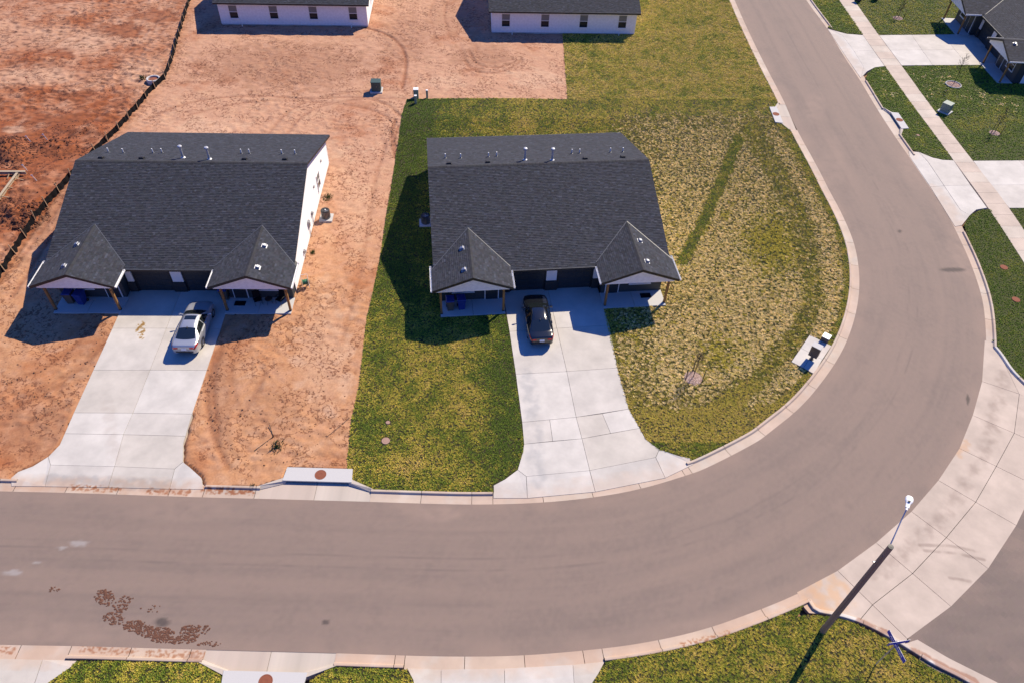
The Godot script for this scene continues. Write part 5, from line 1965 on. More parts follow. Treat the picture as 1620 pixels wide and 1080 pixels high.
func make_yard_things() -> void:
	green_box("dark green transformer box alone on the bare earth behind the houses", Vector3(-15.05, 0.09, -71.3), 0.08, 0.95, 0.95, 0.85, M.box_green)
	var t := U(1495, 177, 0.09)
	green_box("pale green transformer box on the lawn beside the sidewalk", Vector3(t.x, 0.085, t.z), 0.75, 0.85, 0.85, 0.85, M.ped_green)
	pedestal("wide grey-green utility pedestal with white top at the lawn corner", Vector3(-10.85, 0.08, -70.3), 0.5, 0.95)
	pedestal("slim grey-green pedestal standing on the lawn corner grass", Vector3(-10.75, 0.085, -69.1), 0.24, 0.85)
	pedestal("slim grey-green pedestal on bare earth right of the wide one", Vector3(-9.75, 0.08, -70.4), 0.2, 0.8)
	var a := hw(HA, 9.3, -0.5, 0.09)
	ac_unit("dark air conditioner on a pad beside the sunlit white wall", a, HA[2])
	a = hw(HB, -9.2, -0.3, 0.085)
	ac_unit("dark air conditioner on a pad in the shade of the lawn house", a, HB[2])
	# meters and boxes on the sunlit side wall
	var wall := [["electric_meter", "grey electric meter box with conduit on the sunlit white wall", 1.9, 1.35, 0.34, 0.55], ["gas_meter", "small grey gas meter box with riser low on the sunlit white wall", 4.6, 0.75, 0.22, 0.28], ["cable_box", "small grey cable box on the sunlit white wall above the air conditioner", 0.4, 1.25, 0.2, 0.3]]
	for w in wall:
		var o := thing(w[0], w[1], "meter box", hw(HA, 8.385, w[2], w[3]), HA[2])
		var st := new_st()
		bevel_box(st, Vector3(0.07, 0, 0), Vector3(w[4], 0.14, w[5]), 0.02, Basis(Vector3(0, 0, -1), Vector3(1, 0, 0), Vector3(0, -1, 0)))
		part("case", st, M.steel, o)
		st = new_st()
		tube(st, [Vector3(0.05, -w[5] * 0.5, 0), Vector3(0.05, -w[3] + 0.05, 0)], [0.028, 0.028], 8)
		part("conduit", st, M.steel, o)
		st = new_st()
		lathe(st, [Vector2(0.085, 0.0), Vector2(0.08, 0.05), Vector2(0.0, 0.07)], 14, Vector3(0.14, 0.08, 0), Basis(Vector3(0, -1, 0), Vector3(1, 0, 0), Vector3(0, 0, 1)))
		part("dial", st, M.lamp_clear, o)
	for z in [-5.6, -1.8]:
		var o := thing("wall_vent", ["small dark wall vent near the rear of the sunlit white wall", "small dark wall vent above the cable box on the sunlit white wall"][0 if z < -3.0 else 1], "vent", hw(HA, 8.385, z, 2.3), HA[2])
		var st := new_st()
		bevel_box(st, Vector3(0.04, 0, 0), Vector3(0.18, 0.08, 0.18), 0.02, Basis(Vector3(0, 0, -1), Vector3(1, 0, 0), Vector3(0, -1, 0)))
		part("hood", st, M.steel, o)
	# hose reel cart
	var hr := thing("hose_reel", "green garden hose reel cart leaning by the porch corner on bare earth", "hose reel", hw(HA, 9.0, 7.9, 0.09), HA[2] + 0.3)
	var st2 := new_st()
	for k in [-1.0, 1.0]:
		tube(st2, [Vector3(k * 0.24, 0.04, 0.25), Vector3(k * 0.24, 0.45, 0.0), Vector3(k * 0.24, 0.95, -0.28)], [0.016, 0.016, 0.016], 6)
		tube(st2, [Vector3(k * 0.24, 0.45, 0.0), Vector3(k * 0.24, 0.04, -0.28)], [0.016, 0.016], 6)
	tube(st2, [Vector3(-0.24, 0.95, -0.28), Vector3(0.24, 0.95, -0.28)], [0.016, 0.016], 6)
	part("frame", st2, M.pvc, hr)
	st2 = new_st()
	lathe(st2, [Vector2(0.06, -0.2), Vector2(0.24, -0.2), Vector2(0.24, -0.17), Vector2(0.19, -0.15), Vector2(0.21, 0.0), Vector2(0.19, 0.15), Vector2(0.24, 0.17), Vector2(0.24, 0.2), Vector2(0.06, 0.2)], 18, Vector3(0, 0.45, 0), Basis(Vector3(0, -1, 0), Vector3(1, 0, 0), Vector3(0, 0, 1)))
	part("hose_drum", st2, M.hose, hr)
	for k in [-1.0, 1.0]:
		st2 = new_st()
		lathe(st2, [Vector2(0.0, -0.02), Vector2(0.12, -0.02), Vector2(0.12, 0.02), Vector2(0.0, 0.02)], 14, Vector3(k * 0.27, 0.12, -0.25), Basis(Vector3(0, -1, 0), Vector3(1, 0, 0), Vector3(0, 0, 1)))
		part("wheel", st2, M.rubber, hr)
	# porch clutter
	bin("brown trash bin with blue lid under the left porch of the lawn house", hw(HB, -7.66, 10.1, 0.16), HB[2], M.bin_brown, M.bin_blue)
	bin("all blue trash bin next to the brown bin on the lawn house porch", hw(HB, -6.85, 10.05, 0.16), HB[2] + 0.1, M.bin_blue, M.bin_blue)
	bin("brown trash bin with blue lid under a porch by the silt fence", hw(HA, -7.5, 9.75, 0.16), HA[2], M.bin_brown, M.bin_blue)
	bin("all blue trash bin beside the bin with blue lid on the earth house porch", hw(HA, -6.7, 9.85, 0.16), HA[2] - 0.15, M.bin_blue, M.bin_blue)
	bin("blue lidded bin between garage door and porch behind the silver car", hw(HA, 3.35, 9.2, 0.1), HA[2], M.bin_brown, M.bin_blue)
	chair("dark porch chair next to a small black table, farther from the post", hw(HA, 5.9, 9.85, 0.16), HA[2] + 0.4)
	chair("dark porch chair turned towards the small black table, nearer the outer post", hw(HA, 7.5, 9.8, 0.16), HA[2] - 0.5)
	var tb := thing("side_table", "small black side table between the two porch chairs", "table", hw(HA, 6.7, 9.85, 0.16), HA[2])
	var st3 := new_st()
	lathe(st3, [Vector2(0.27, 0.46), Vector2(0.28, 0.48), Vector2(0.27, 0.5), Vector2(0.0, 0.5)], 20)
	part("tabletop", st3, M.black_trim, tb)
	for i in 3:
		st3 = new_st()
		var an := TAU * i / 3.0
		tube(st3, [Vector3(cos(an) * 0.24, 0, sin(an) * 0.24), Vector3(cos(an) * 0.1, 0.47, sin(an) * 0.1)], [0.012, 0.012], 6)
		part("leg", st3, M.black_trim, tb)
	var mats := [[HA, 4.55, 9.85, "dark door mat on the porch with the two chairs"], [HB, 7.1, 9.75, "dark crumpled mat on the sunlit porch of the lawn house"]]
	for m in mats:
		var h: Array = m[0]
		var st := new_st()
		bevel_box(st, Vector3(0, 0.008, 0), Vector3(0.8, 0.02, 0.5), 0.006)
		tag(part(numbered("door_mat"), st, M.fabric, self), m[3], "mat").transform = Transform3D(Basis(Vector3.UP, h[2]), hw(h, m[1], m[2], 0.162))
	sapling("leafless staked young tree in a bed of pinkish wood chips on the dry lawn", Vector3(12.48, 0.085, -33.85), 2.5, 5, 3, 0.62, false)
	var q := U(1508.5, 134.5, 0.09)
	sapling("bare young tree standing in a pale round edging ring before the porch", Vector3(q.x, 0.085, q.z), 3.4, 8, 0, 0.75, true)
	q = U(1421, 29, 0.09)
	sapling("young tree with three stakes on the lawn above the upper drive across the street", Vector3(q.x, 0.085, q.z), 2.2, 12, 3, 0.6, false)
	q = U(1574, 211, 0.09)
	sapling("young tree with three stakes on a pale chip bed past the pale transformer", Vector3(q.x, 0.085, q.z), 2.6, 15, 3, 0.5, false)
	bin("dark blue bin on the grass by the sidewalk above the staked tree", Vector3(0, 0.085, 0) + U(1358, 3, 0.0), 0.6, M.bin_navy, M.bin_navy)
	bin("dark blue bin a step farther from the sidewalk, above the staked tree", Vector3(0, 0.085, 0) + U(1385, 1, 0.0), 0.5, M.bin_navy, M.bin_navy)
	# small lids in the lawns
	for l in [[610, 697, 0.26, "round pale water meter lid in a bald patch of the lawn"], [613.5, 668, 0.14, "small valve lid in the lawn above the meter lid"], [1589, 423, 0.3, "pinkish round valve lid in the verge, upper one"], [1608, 474, 0.3, "pinkish round valve lid in the verge, lower one"], [1453, 214, 0.16, "small pale lid in the verge below the storm inlet"]]:
		var p := U(l[0], l[1], 0.1)
		var st := new_st()
		lathe(st, [Vector2(l[2], -0.05), Vector2(l[2], 0.035), Vector2(l[2] - 0.02, 0.045), Vector2(l[2] * 0.6, 0.04), Vector2(l[2] * 0.55, 0.046), Vector2(0.0, 0.046)], 20)
		var o := part(numbered("meter_lid"), st, M.rust if l[2] > 0.28 else M.mulch, self)
		o.position = Vector3(p.x, 0.085, p.z)
		tag(o, l[3], "lid")
		var ko := PackedVector2Array()
		for i in 10:
			ko.append(Vector2(p.x + cos(TAU * i / 10.0) * (l[2] + 0.08), p.z + sin(TAU * i / 10.0) * (l[2] + 0.08)))
		keep_out.append(ko)

# ---------------------------------------------------------------- on the bare earth
func dirt_y(p: Vector3) -> float:
	var q := PX(Vector3(p.x, 0.08, p.z))
	return dirt_height(p.x, p.z, q, clampf((fence_x(q.y) - q.x) / 40.0 + 0.5, 0.0, 1.0))

func make_dirt_things() -> void:
	# silt fence: cloth bays and a stake at each joint
	var f := thing("silt_fence", "black cloth silt fence on wooden stakes winding across the red earth", "fence")
	for i in fence_line.size():
		var p := Vector3(fence_line[i].x, 0, fence_line[i].y)
		p.y = dirt_y(p)
		var t := tangent(fence_line, i)
		var lean := Vector3(rng.randf_range(-0.16, 0.1), 1.0, rng.randf_range(-0.1, 0.1)).normalized()
		var st := new_st()
		box(st, p + lean * 0.38 + Vector3(0.07, 0, 0.05), Vector3(0.06, 1.15, 0.06), Basis(Vector3(1, 0, 0).cross(lean).cross(lean).normalized() * -1.0, lean, Vector3(1, 0, 0).cross(lean).normalized()))
		part("stake", st, M.stake, f)
		if i == fence_line.size() - 1:
			break
		st = new_st()
		var a := fence_line[i]
		var b := fence_line[i + 1]
		var rows := []
		for k in 13:
			var w := a.lerp(b, k / 12.0)
			var sag := sin(PI * k / 12.0)
			var y := dirt_y(Vector3(w.x, 0, w.y))
			var nr := Vector2(-t.y, t.x)
			var row := []
			for e in 5:
				var wob := (0.05 * sin(k * 1.3 + i) + 0.04 * n2.get_noise_2d(w.x * 2.0 + e, w.y * 2.0)) * (1.0 - e / 5.0) + 0.05 * sag
				var hh: float = [-0.05, 0.1, 0.28, 0.46, 0.62][e] - 0.07 * sag * e / 4.0
				row.append(Vector3(w.x + nr.x * wob, y + hh, w.y + nr.y * wob))
			rows.append(row)
		for k in 12:
			for e in 4:
				quad(st, rows[k][e], rows[k + 1][e], rows[k + 1][e + 1], rows[k][e + 1], Vector3(1, 0.3, 1))
		part("cloth_bay", st, M.fabric, f)
	# concrete ring with a green pail
	var r := U(243, 128, 0.1)
	var ring := thing("manhole_ring", "white concrete ring filled with red earth lying against the silt fence", "concrete ring", Vector3(r.x, dirt_y(r), r.z))
	var st := new_st()
	lathe(st, [Vector2(0.68, -0.1), Vector2(0.70, 0.34), Vector2(0.66, 0.40), Vector2(0.54, 0.40), Vector2(0.52, 0.36), Vector2(0.52, 0.2)], 28)
	part("ring", st, M.pad, ring)
	st = new_st()
	lathe(st, [Vector2(0.53, 0.24), Vector2(0.0, 0.30)], 20)
	part("earth_fill", st, M.rust, ring)
	r = U(225, 124.5, 0.1)
	st = new_st()
	for i in 40:
		var an := rng.randf() * TAU
		var d := rng.randf_range(0.05, 0.4)
		var o := Vector3(cos(an) * d, 0, sin(an) * d)
		tri(st, o + Vector3(-0.05, 0, 0), o + Vector3(0.05, 0, 0.02), o + Vector3(cos(an) * 0.15, rng.randf_range(0.15, 0.4), sin(an) * 0.15), Vector3.UP)
	tag(part("weed_clump", st, M.weed, self), "small green weed clump beside the white concrete ring", "plant").position = Vector3(r.x, dirt_y(r), r.z)
	var weeds := [[519, 312, 0.9, "green weeds along the foot of the sunlit white wall"], [494.5, 399, 0.35, "small round weed tuft on earth near the white wall"], [437, 706, 0.8, "dry weed clump round a sprinkler pipe by the storm inlet"], [400, 768, 0.3, "green weed tuft behind the kerb left of the storm inlet"]]
	for w in weeds:
		var p := U(w[0], w[1], 0.1)
		st = new_st()
		for i in int(90 * w[2] + 40):
			var an := rng.randf() * TAU
			var d: float = rng.randf() * 0.5 * w[2]
			var o := Vector3(cos(an) * d, -0.02, sin(an) * d * 1.4)
			var tip := o + Vector3(rng.randf_range(-0.14, 0.14), rng.randf_range(0.08, 0.24), rng.randf_range(-0.14, 0.14))
			tri(st, o + Vector3(-0.03, 0, 0), o + Vector3(0.03, 0, 0.02), tip, Vector3.UP)
		tag(part(numbered("weed_patch"), st, M.weed, self), w[3], "plant").position = Vector3(p.x, dirt_y(p), p.z)
	# sprinkler riser in the bare yard
	var sp := U(432, 690, 0.1)
	var sr := thing("irrigation_pipe", "black irrigation pipe bent across the bare yard by the weeds", "pipe", Vector3(sp.x, dirt_y(sp), sp.z))
	st = new_st()
	var pa := U(402, 712, 0.1) - sp
	var pb := U(426, 672, 0.1) - sp
	tube(st, [Vector3(pa.x, 0.05, pa.z), Vector3(0, 0.06, 0), Vector3(pb.x, 0.10, pb.z)], [0.025, 0.025, 0.025], 7)
	part("pipe", st, M.black_trim, sr)
	st = new_st()
	tube(st, [Vector3(0, 0.0, 0), Vector3(0.0, 0.3, 0.0)], [0.03, 0.03], 8)
	part("riser", st, M.black_trim, sr)
	var ln := U(530, 680, 0.1)
	st = new_st()
	var la := U(517, 690, 0.1) - ln
	var lb := U(553, 660, 0.1) - ln
	tube(st, [Vector3(la.x, 0.03, la.z), Vector3(0, 0.07, 0), Vector3(lb.x, 0.05, lb.z)], [0.012, 0.012, 0.012], 6)
	tag(part("string_line", st, M.black_trim, self), "thin dark cord lying on the earth at the lawn edge", "cord").position = Vector3(ln.x, dirt_y(ln), ln.z)
	# form boards and stakes of the footing being dug at the far left
	for w in [[-6, 318, 27, 274, 0.3, "pale form board along the footing trench on red earth"], [-10, 273, 40, 273, 0.28, "pale form board end crossing the footing trench"]]:
		var p := U(w[0], w[1], 0.3)
		var q := U(w[2], w[3], 0.3)
		var m := (p + q) * 0.5
		var d := q - p
		var o := thing("form_board", w[5], "board", Vector3(m.x, dirt_y(m), m.z), atan2(-d.z, d.x))
		boxpart("plank", Vector3(0, 0.16, 0), Vector3(d.length(), 0.28, 0.05), M.lumber, o)
		boxpart("top_plank", Vector3(0, 0.32, 0), Vector3(d.length(), 0.04, 0.2), M.lumber, o)
		for k in 3:
			boxpart("brace", Vector3(d.length() * (k - 1.0) * 0.32, 0.14, 0.35), Vector3(0.06, 0.05, 0.75), M.stake, o, Basis(Vector3.RIGHT, 0.25))
	for w in [[41, 270, "white-topped survey stake at the end of the form boards"], [55, 285, "short white survey stake past the form boards"], [46, 224, "short white survey stake above the clod piles"], [73, 222, "leaning white lath in the churned red earth"]]:
		var p := U(w[0], w[1], 0.1)
		var o := thing("survey_stake", w[2], "stake", Vector3(p.x, dirt_y(p), p.z), 0.4)
		boxpart("lath", Vector3(0, 0.3, 0), Vector3(0.05, 0.75, 0.03), M.pvc, o, Basis(Vector3.BACK, 0.25))
		boxpart("flag", Vector3(-0.08, 0.62, 0.02), Vector3(0.16, 0.1, 0.01), M.pvc, o, Basis(Vector3.BACK, 0.25))
	var pl := U(46, 135, 0.1)
	var ml := thing("survey_stake", "pinkish marker lath standing alone in the left lot", "stake", Vector3(pl.x, dirt_y(pl), pl.z), 0.0)
	boxpart("lath", Vector3(0, 0.5, 0), Vector3(0.05, 1.1, 0.03), M.stake, ml, Basis(Vector3.BACK, 0.12))
	boxpart("ribbon", Vector3(0.02, 0.9, 0.02), Vector3(0.1, 0.12, 0.03), M.lamp_red, ml)
	make_clods()

func lump(seed_: int) -> ArrayMesh:
	var g := RandomNumberGenerator.new()
	g.seed = seed_
	var st := new_st()
	var rows := []
	for i in 5:
		var row := []
		for k in 8:
			var a := TAU * k / 8.0
			var ph := PI * 0.5 * i / 4.0
			var r := g.randf_range(0.65, 1.1)
			row.append(Vector3(cos(a) * cos(ph) * r, sin(ph) * g.randf_range(0.55, 0.8) - 0.12, sin(a) * cos(ph) * r) * 0.5)
		rows.append(row)
	for i in 4:
		for k in 8:
			quad(st, rows[i][k], rows[i][(k + 1) % 8], rows[i + 1][(k + 1) % 8], rows[i + 1][k], rows[i][k] + Vector3.UP * 0.2)
	return st.commit()

func scatter(called: String, mesh: Mesh, m: Material, where: Array, tints: Array) -> MultiMeshInstance3D:
	var mm := MultiMesh.new()
	mm.transform_format = MultiMesh.TRANSFORM_3D
	mm.use_colors = true
	mm.mesh = mesh
	mm.instance_count = where.size()
	for i in where.size():
		mm.set_instance_transform(i, where[i])
		mm.set_instance_color(i, tints[i])
	var o := MultiMeshInstance3D.new()
	o.name = called
	o.multimesh = mm
	o.material_override = m
	o.set_meta("kind", "stuff")
	add_child(o, true)
	return o

func make_clods() -> void:
	# crumbs of earth over the dug lots; thick on the spoil heaps
	var where := []
	var tints := []
	var heaps := [[15, 240, 45, 28, 900], [28, 338, 50, 26, 900], [95, 232, 50, 20, 350], [140, 205, 60, 16, 220], [620, 218, 22, 36, 160], [30, 300, 60, 60, 250], [100, 90, 130, 70, 200], [250, 140, 200, 90, 300], [560, 70, 230, 70, 500], [760, 130, 120, 24, 250], [90, 600, 110, 110, 380], [430, 600, 120, 140, 420], [560, 260, 60, 60, 120], [50, 430, 60, 60, 60], [440, 120, 180, 60, 350]]
	for h in heaps:
		var n := 0
		while n < h[4]:
			n += 1
			var a := rng.randf() * TAU
			var r := sqrt(rng.randf())
			var p := U(h[0] + cos(a) * r * h[2], h[1] + sin(a) * r * h[3], 0.1)
			var q := Vector2(p.x, p.z)
			if inside(q, lawn_polys.lot) or inside(q, lawn_polys.rear) or inside(q, lawn_polys.drive_a) or p.z > z_kerb_back(p.x) - 0.2 or near_house(q):
				continue
			var big: float = 1.0 if h[4] >= 350 and h[0] < 110 and h[1] < 350 else 0.55
			var s := rng.randf_range(0.06, 0.34) * big * rng.randf_range(0.5, 1.0)
			p.y = dirt_y(p) - 0.01
			where.append(Transform3D(Basis(Vector3.UP, rng.randf() * TAU).scaled(Vector3(s * rng.randf_range(0.8, 1.4), s * rng.randf_range(0.6, 1.1), s)), p))
			var left := clampf((fence_x(PX(p).y) - PX(p).x) / 40.0 + 0.5, 0.0, 1.0)
			var k := rng.randf_range(0.6, 1.1)
			tints.append(lin(196, 142, 106, k).lerp(lin(142, 76, 46, k), left * 0.85))
	scatter("earth_clods", lump(3), M.clod, where, tints)
	# dried mud shaken onto the road
	where = []
	tints = []
	var track := [[165, 945, 16, 14, 120], [190, 960, 12, 10, 50], [180, 978, 18, 10, 90], [215, 990, 22, 9, 140], [245, 1000, 30, 9, 220], [275, 1012, 36, 6, 160], [300, 1000, 16, 12, 120], [200, 948, 12, 6, 30], [318, 995, 14, 8, 30], [84, 933, 10, 5, 20], [330, 1018, 20, 4, 30], [240, 962, 20, 6, 12]]
	for h in track:
		for i in h[4]:
			var a := rng.randf() * TAU
			var r := sqrt(rng.randf())
			var p := U(h[0] + cos(a) * r * h[2], h[1] + sin(a) * r * h[3], 0.03)
			var dd := outer[nearest_near(p)].distance_to(Vector2(p.x, p.z))
			var tt := clampf(1.0 - dd / 8.5, 0.0, 1.0)
			p.y = 0.012 + 0.05 * (1.0 - pow(2.0 * tt - 1.0, 2.0))
			var s := rng.randf_range(0.035, 0.13)
			where.append(Transform3D(Basis(Vector3.UP, rng.randf() * TAU).scaled(Vector3(s * rng.randf_range(0.8, 1.8), 0.05, s)), p))
			var k := rng.randf_range(0.75, 1.1)
			tints.append(lin(150, 104, 82, k))
	scatter("mud_crumbs", lump(8), M.clod, where, tints)

func nearest_near(p: Vector3) -> int:
	return nearest(outer.slice(0, 220), Vector2(p.x, p.z))

func near_house(q: Vector2) -> bool:
	for i in keep_out.size():
		if inside(q, keep_out[i]):
			return true
	return false

# ---------------------------------------------------------------- grass
func tuft_mesh(seed_: int, n: int, spread: float, tall: float, width: float) -> ArrayMesh:
	var g := RandomNumberGenerator.new()
	g.seed = seed_
	var st := new_st()
	col = Color(1, 1, 1)
	for i in n:
		var a := TAU * i / n + g.randf_range(-0.5, 0.5)
		var d := Vector3(cos(a), 0, sin(a))
		var s := Vector3(-d.z, 0, d.x) * width * 0.5
		var o := d * g.randf() * spread * 0.35
		var tip := d * spread * g.randf_range(0.5, 1.0) + Vector3.UP * tall * g.randf_range(0.55, 1.0)
		var mid := o.lerp(tip, 0.55) + Vector3.UP * tall * 0.18
		tri(st, o - s, o + s, mid + s * 0.8, Vector3.UP)
		tri(st, o - s, mid + s * 0.8, mid - s * 0.8, Vector3.UP)
		tri(st, mid - s * 0.8, mid + s * 0.8, tip, Vector3.UP)
	return st.commit()

func line_near(p: Vector2, a: Array, w: float) -> float:
	var best := 0.0
	for i in range(0, a.size() - 2, 2):
		var q := Geometry2D.get_closest_point_to_segment(p, Vector2(a[i], a[i + 1]), Vector2(a[i + 2], a[i + 3]))
		best = maxf(best, 1.0 - p.distance_to(q) / w)
	return clampf(best, 0.0, 1.0)

func lot_kind(p: Vector2, x: float, z: float) -> Vector2:
	# (how dry, how tussocky) the house lot's grass is, as the photo shows it
	var w := n1.get_noise_2d(x * 0.25, z * 0.25)
	var f := n1.get_noise_2d(x * 0.9, z * 0.9 + 30.0)
	var dry := 0.41 + w * 0.34 + f * 0.3
	var tus := 0.0
	if p.x > 850.0 and p.y < 700.0:
		var right := smoothstep(960.0 - 40.0 * smoothstep(300.0, 180.0, p.y), 1060.0, p.x + f * 30.0)
		right *= smoothstep(165.0, 205.0, p.y + f * 20.0)
		right = maxf(right, smoothstep(940.0, 1000.0, p.x) * smoothstep(440.0, 470.0, p.y) * 0.6)
		tus = right
		dry = lerpf(dry + 0.16, 0.86 + f * 0.35, right)
		dry -= 0.75 * blob(p, 1225, 385, 75, 75) * right * (1.0 + f)
		dry -= 0.5 * blob(p, 1140, 560, 60, 40)
		dry -= 0.5 * blob(p, 1150, 340, 14, 10)
		var strip := line_near(p, [1168, 222, 1140, 290, 1110, 360, 1080, 412], 14.0)
		strip = smoothstep(0.15, 0.55, strip + 0.45 * f)
		tus *= 1.0 - strip
		dry = lerpf(dry, 0.36 + f * 0.4, strip)
		var olive := smoothstep(0.0, 0.6, line_near(p, [1190, 205, 1225, 270, 1262, 340, 1280, 400, 1288, 480, 1262, 530, 1200, 600, 1120, 660, 1060, 690], 24.0))
		tus *= 1.0 - 0.7 * olive
		dry = lerpf(dry, 0.60 + f * 0.4, olive)
		var rim := smoothstep(0.0, 0.7, line_near(p, [1235, 190, 1285, 275, 1325, 345, 1342, 400, 1346, 450, 1335, 510, 1300, 575, 1240, 640, 1140, 710, 1095, 728], 16.0))
		tus *= 1.0 - rim
		dry = lerpf(dry, 0.52 + f * 0.4, rim)
		if p.y > 560.0:
			tus *= 1.0 - 0.8 * smoothstep(600.0, 660.0, p.y + f * 25.0)
			dry = lerpf(dry, 0.75, smoothstep(580.0, 660.0, p.y))
	else:
		dry -= 0.28 * smoothstep(60.0, 0.0, absf(p.x - (800.0 if p.y > 480.0 else 640.0)))
		dry -= 0.25 * smoothstep(330.0, 200.0, p.y) * smoothstep(760.0, 660.0, p.x)
		dry += 0.25 * blob(p, 690, 590, 90, 110) + 0.35 * blob(p, 660, 735, 110, 30) + 0.3 * blob(p, 730, 650, 60, 40)
		dry += 0.3 * smoothstep(740.0, 860.0, p.x) * smoothstep(300.0, 200.0, p.y)
		dry += 0.35 * smoothstep(860.0, 1000.0, p.x) * smoothstep(300.0, 200.0, p.y)
	return Vector2(clampf(dry, 0.0, 1.0), clampf(tus, 0.0, 1.0))

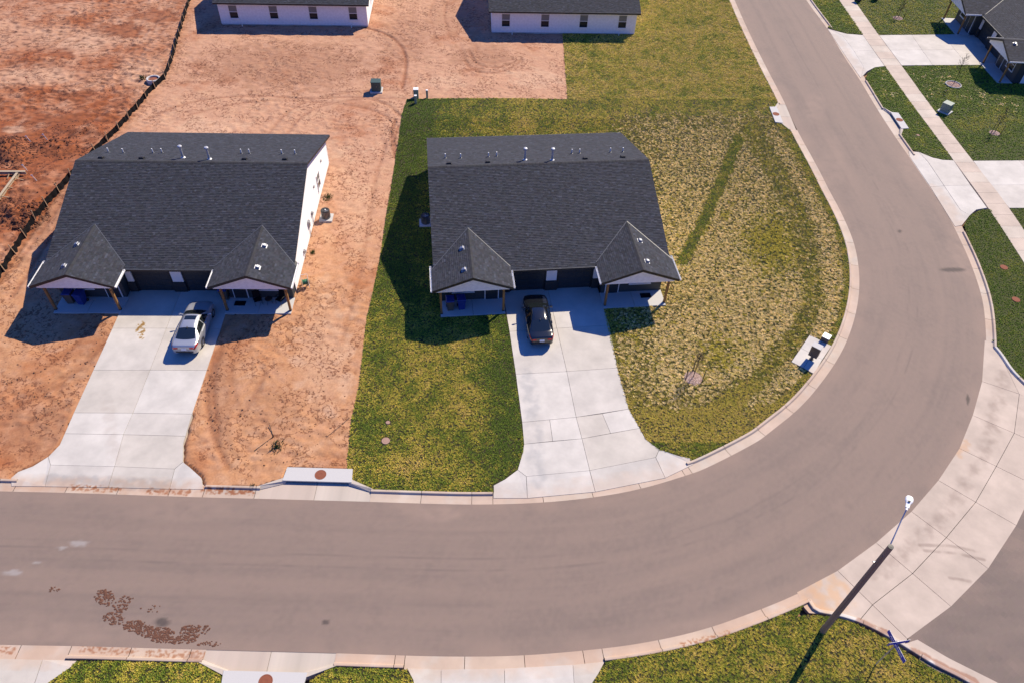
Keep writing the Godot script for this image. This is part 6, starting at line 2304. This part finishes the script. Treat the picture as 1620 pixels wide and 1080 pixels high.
func make_grass() -> void:
	var k_ := 2.95
	var lush := lin(88, 98, 22, k_)
	var deep := lin(62, 80, 12, k_)
	var olive := lin(146, 132, 44, k_)
	var straw := lin(178, 154, 84, 2.2)
	var pale := lin(222, 200, 152, 2.3)
	var plan := [["lot", 230.0], ["rear", 70.0], ["verge_a", 60.0], ["verge_b", 75.0], ["verge_c", 95.0], ["yard_a", 36.0], ["yard_b", 60.0], ["yard_c", 60.0], ["near_a", 260.0], ["near_b", 260.0], ["near_c", 230.0]]
	var blades := tuft_mesh(2, 6, 0.075, 0.075, 0.022)
	var tussock := tuft_mesh(6, 13, 0.13, 0.11, 0.026)
	for a in plan:
		var key: String = a[0]
		var q: PackedVector2Array = lawn_polys[key]
		var lo := q[0]
		var hi := q[0]
		for v in q:
			lo = Vector2(minf(lo.x, v.x), minf(lo.y, v.y))
			hi = Vector2(maxf(hi.x, v.x), maxf(hi.y, v.y))
		var want := int((hi.x - lo.x) * (hi.y - lo.y) * a[1])
		var where := []
		var tints := []
		var where_t := []
		var tints_t := []
		for i in want:
			var x := rng.randf_range(lo.x, hi.x)
			var z := rng.randf_range(lo.y, hi.y)
			var p2 := Vector2(x, z)
			var p := PX(Vector3(x, 0.085, z))
			if p.x < -25.0 or p.x > 1650.0 or p.y < -25.0 or p.y > 1105.0:
				continue
			# nearer grass shows finer, so it is sown thicker
			if key == "lot" and rng.randf() > 0.45 + 0.55 * smoothstep(150.0, 520.0, p.y):
				continue
			if not inside(p2, q) or near_house(p2):
				continue
			if key == "lot" and inside(p2, lawn_polys.drive_b):
				continue
			var w := n1.get_noise_2d(x * 0.25, z * 0.25)
			var f := n1.get_noise_2d(x * 0.9, z * 0.9 + 30.0)
			var kind := Vector2(0.3, 0.0)
			match key:
				"lot": kind = lot_kind(p, x, z)
				"rear": kind = Vector2(0.70 + w * 0.45 + f * 0.45, 0.25 * smoothstep(0.1, 0.4, f))
				"near_a", "near_b": kind = Vector2(0.42 + w * 0.3 + f * 0.35, 0.0)
				"near_c": kind = Vector2(0.50 + w * 0.35 + f * 0.35, 0.0)
				"yard_a": kind = Vector2(0.55 + w * 0.5 + f * 0.3, 0.0)
				"yard_b": kind = Vector2(0.20 + w * 0.4 + f * 0.3 + 0.6 * blob(p, 1560, 190, 70, 25), 0.0)
				"verge_a": kind = Vector2(0.4 + w * 0.5 + f * 0.4, 0.0)
				_: kind = Vector2(0.18 + w * 0.4 + f * 0.35, 0.0)
			var dry := clampf(kind.x + (rng.randf() + rng.randf() - 1.0) * 0.42, 0.0, 1.0)
			var c: Color
			if dry < 0.35:
				c = deep.lerp(lush, dry / 0.35)
			elif dry < 0.65:
				c = lush.lerp(olive, (dry - 0.35) / 0.3)
			else:
				c = olive.lerp(straw, (dry - 0.65) / 0.35)
			c = c * rng.randf_range(0.8, 1.2)
			if key.begins_with("verge") or key.begins_with("yard"):
				c = c.lerp(lin(92, 112, 16, k_), 0.35)
			var b := Basis(Vector3.UP, rng.randf() * TAU)
			if kind.y > 0.3 and rng.randf() < 0.36 * kind.y:
				var s := rng.randf_range(0.6, 1.15)
				where_t.append(Transform3D(b.scaled(Vector3(s, s * rng.randf_range(0.7, 1.2), s)), Vector3(x, 0.08, z)))
				tints_t.append((pale.lerp(straw, rng.randf()) if dry > 0.6 else olive).lerp(olive, rng.randf() * 0.35) * rng.randf_range(0.8, 1.2))
				continue
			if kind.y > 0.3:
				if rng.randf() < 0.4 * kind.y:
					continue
				c = c.lerp(deep, 0.6 * kind.y) * 0.8  # greener grass between tussocks, with the shade of the gaps painted in
			var far := 1.0 + 0.7 * smoothstep(420.0, 60.0, p.y) * (1.0 if key != "lot" else 0.6)
			var s2 := rng.randf_range(0.75, 1.3) * far
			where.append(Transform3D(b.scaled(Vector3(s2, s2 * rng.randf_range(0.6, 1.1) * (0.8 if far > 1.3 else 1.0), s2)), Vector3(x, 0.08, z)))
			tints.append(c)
		# bleached dead bits in the yards across the street
		if key in ["yard_b", "verge_b"]:
			for i in 700:
				var bl: Array = [[1470, 130, 40, 16], [1490, 120, 30, 12], [1570, 160, 26, 8], [1600, 172, 30, 8], [1475, 145, 30, 10], [1540, 150, 20, 8], [1400, 118, 14, 10], [1410, 148, 14, 6]][i % 8]
				var an := rng.randf() * TAU
				var rr := sqrt(rng.randf())
				var px := Vector2(bl[0] + cos(an) * rr * bl[2], bl[1] + sin(an) * rr * bl[3])
				var p3 := U(px.x, px.y, 0.09)
				if n2.get_noise_2d(p3.x * 0.9, p3.z * 0.9) < 0.18 or not inside(Vector2(p3.x, p3.z), q) or near_house(Vector2(p3.x, p3.z)):
					continue
				where_t.append(Transform3D(Basis(Vector3.UP, rng.randf() * TAU).scaled(Vector3(0.8, 0.8, 0.8)), Vector3(p3.x, 0.09, p3.z)))
				tints_t.append(pale * rng.randf_range(0.9, 1.15))
		if where.size():
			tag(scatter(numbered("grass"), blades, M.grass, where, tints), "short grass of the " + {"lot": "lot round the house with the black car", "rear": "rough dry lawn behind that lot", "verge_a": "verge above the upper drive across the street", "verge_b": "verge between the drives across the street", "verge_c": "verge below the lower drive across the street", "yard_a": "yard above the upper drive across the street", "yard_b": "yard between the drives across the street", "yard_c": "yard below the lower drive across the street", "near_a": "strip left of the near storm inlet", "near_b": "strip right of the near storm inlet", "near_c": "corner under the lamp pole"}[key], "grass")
		if where_t.size():
			tag(scatter(numbered("grass_tussocks"), tussock, M.grass, where_t, tints_t), {"lot": "tan tussocks of dormant grass beside the house with the black car", "rear": "tan tussocks in the rough lawn behind", "yard_b": "bleached tufts in the green yard across the street", "verge_b": "bleached tufts in the verge between drives"}[key], "grass")
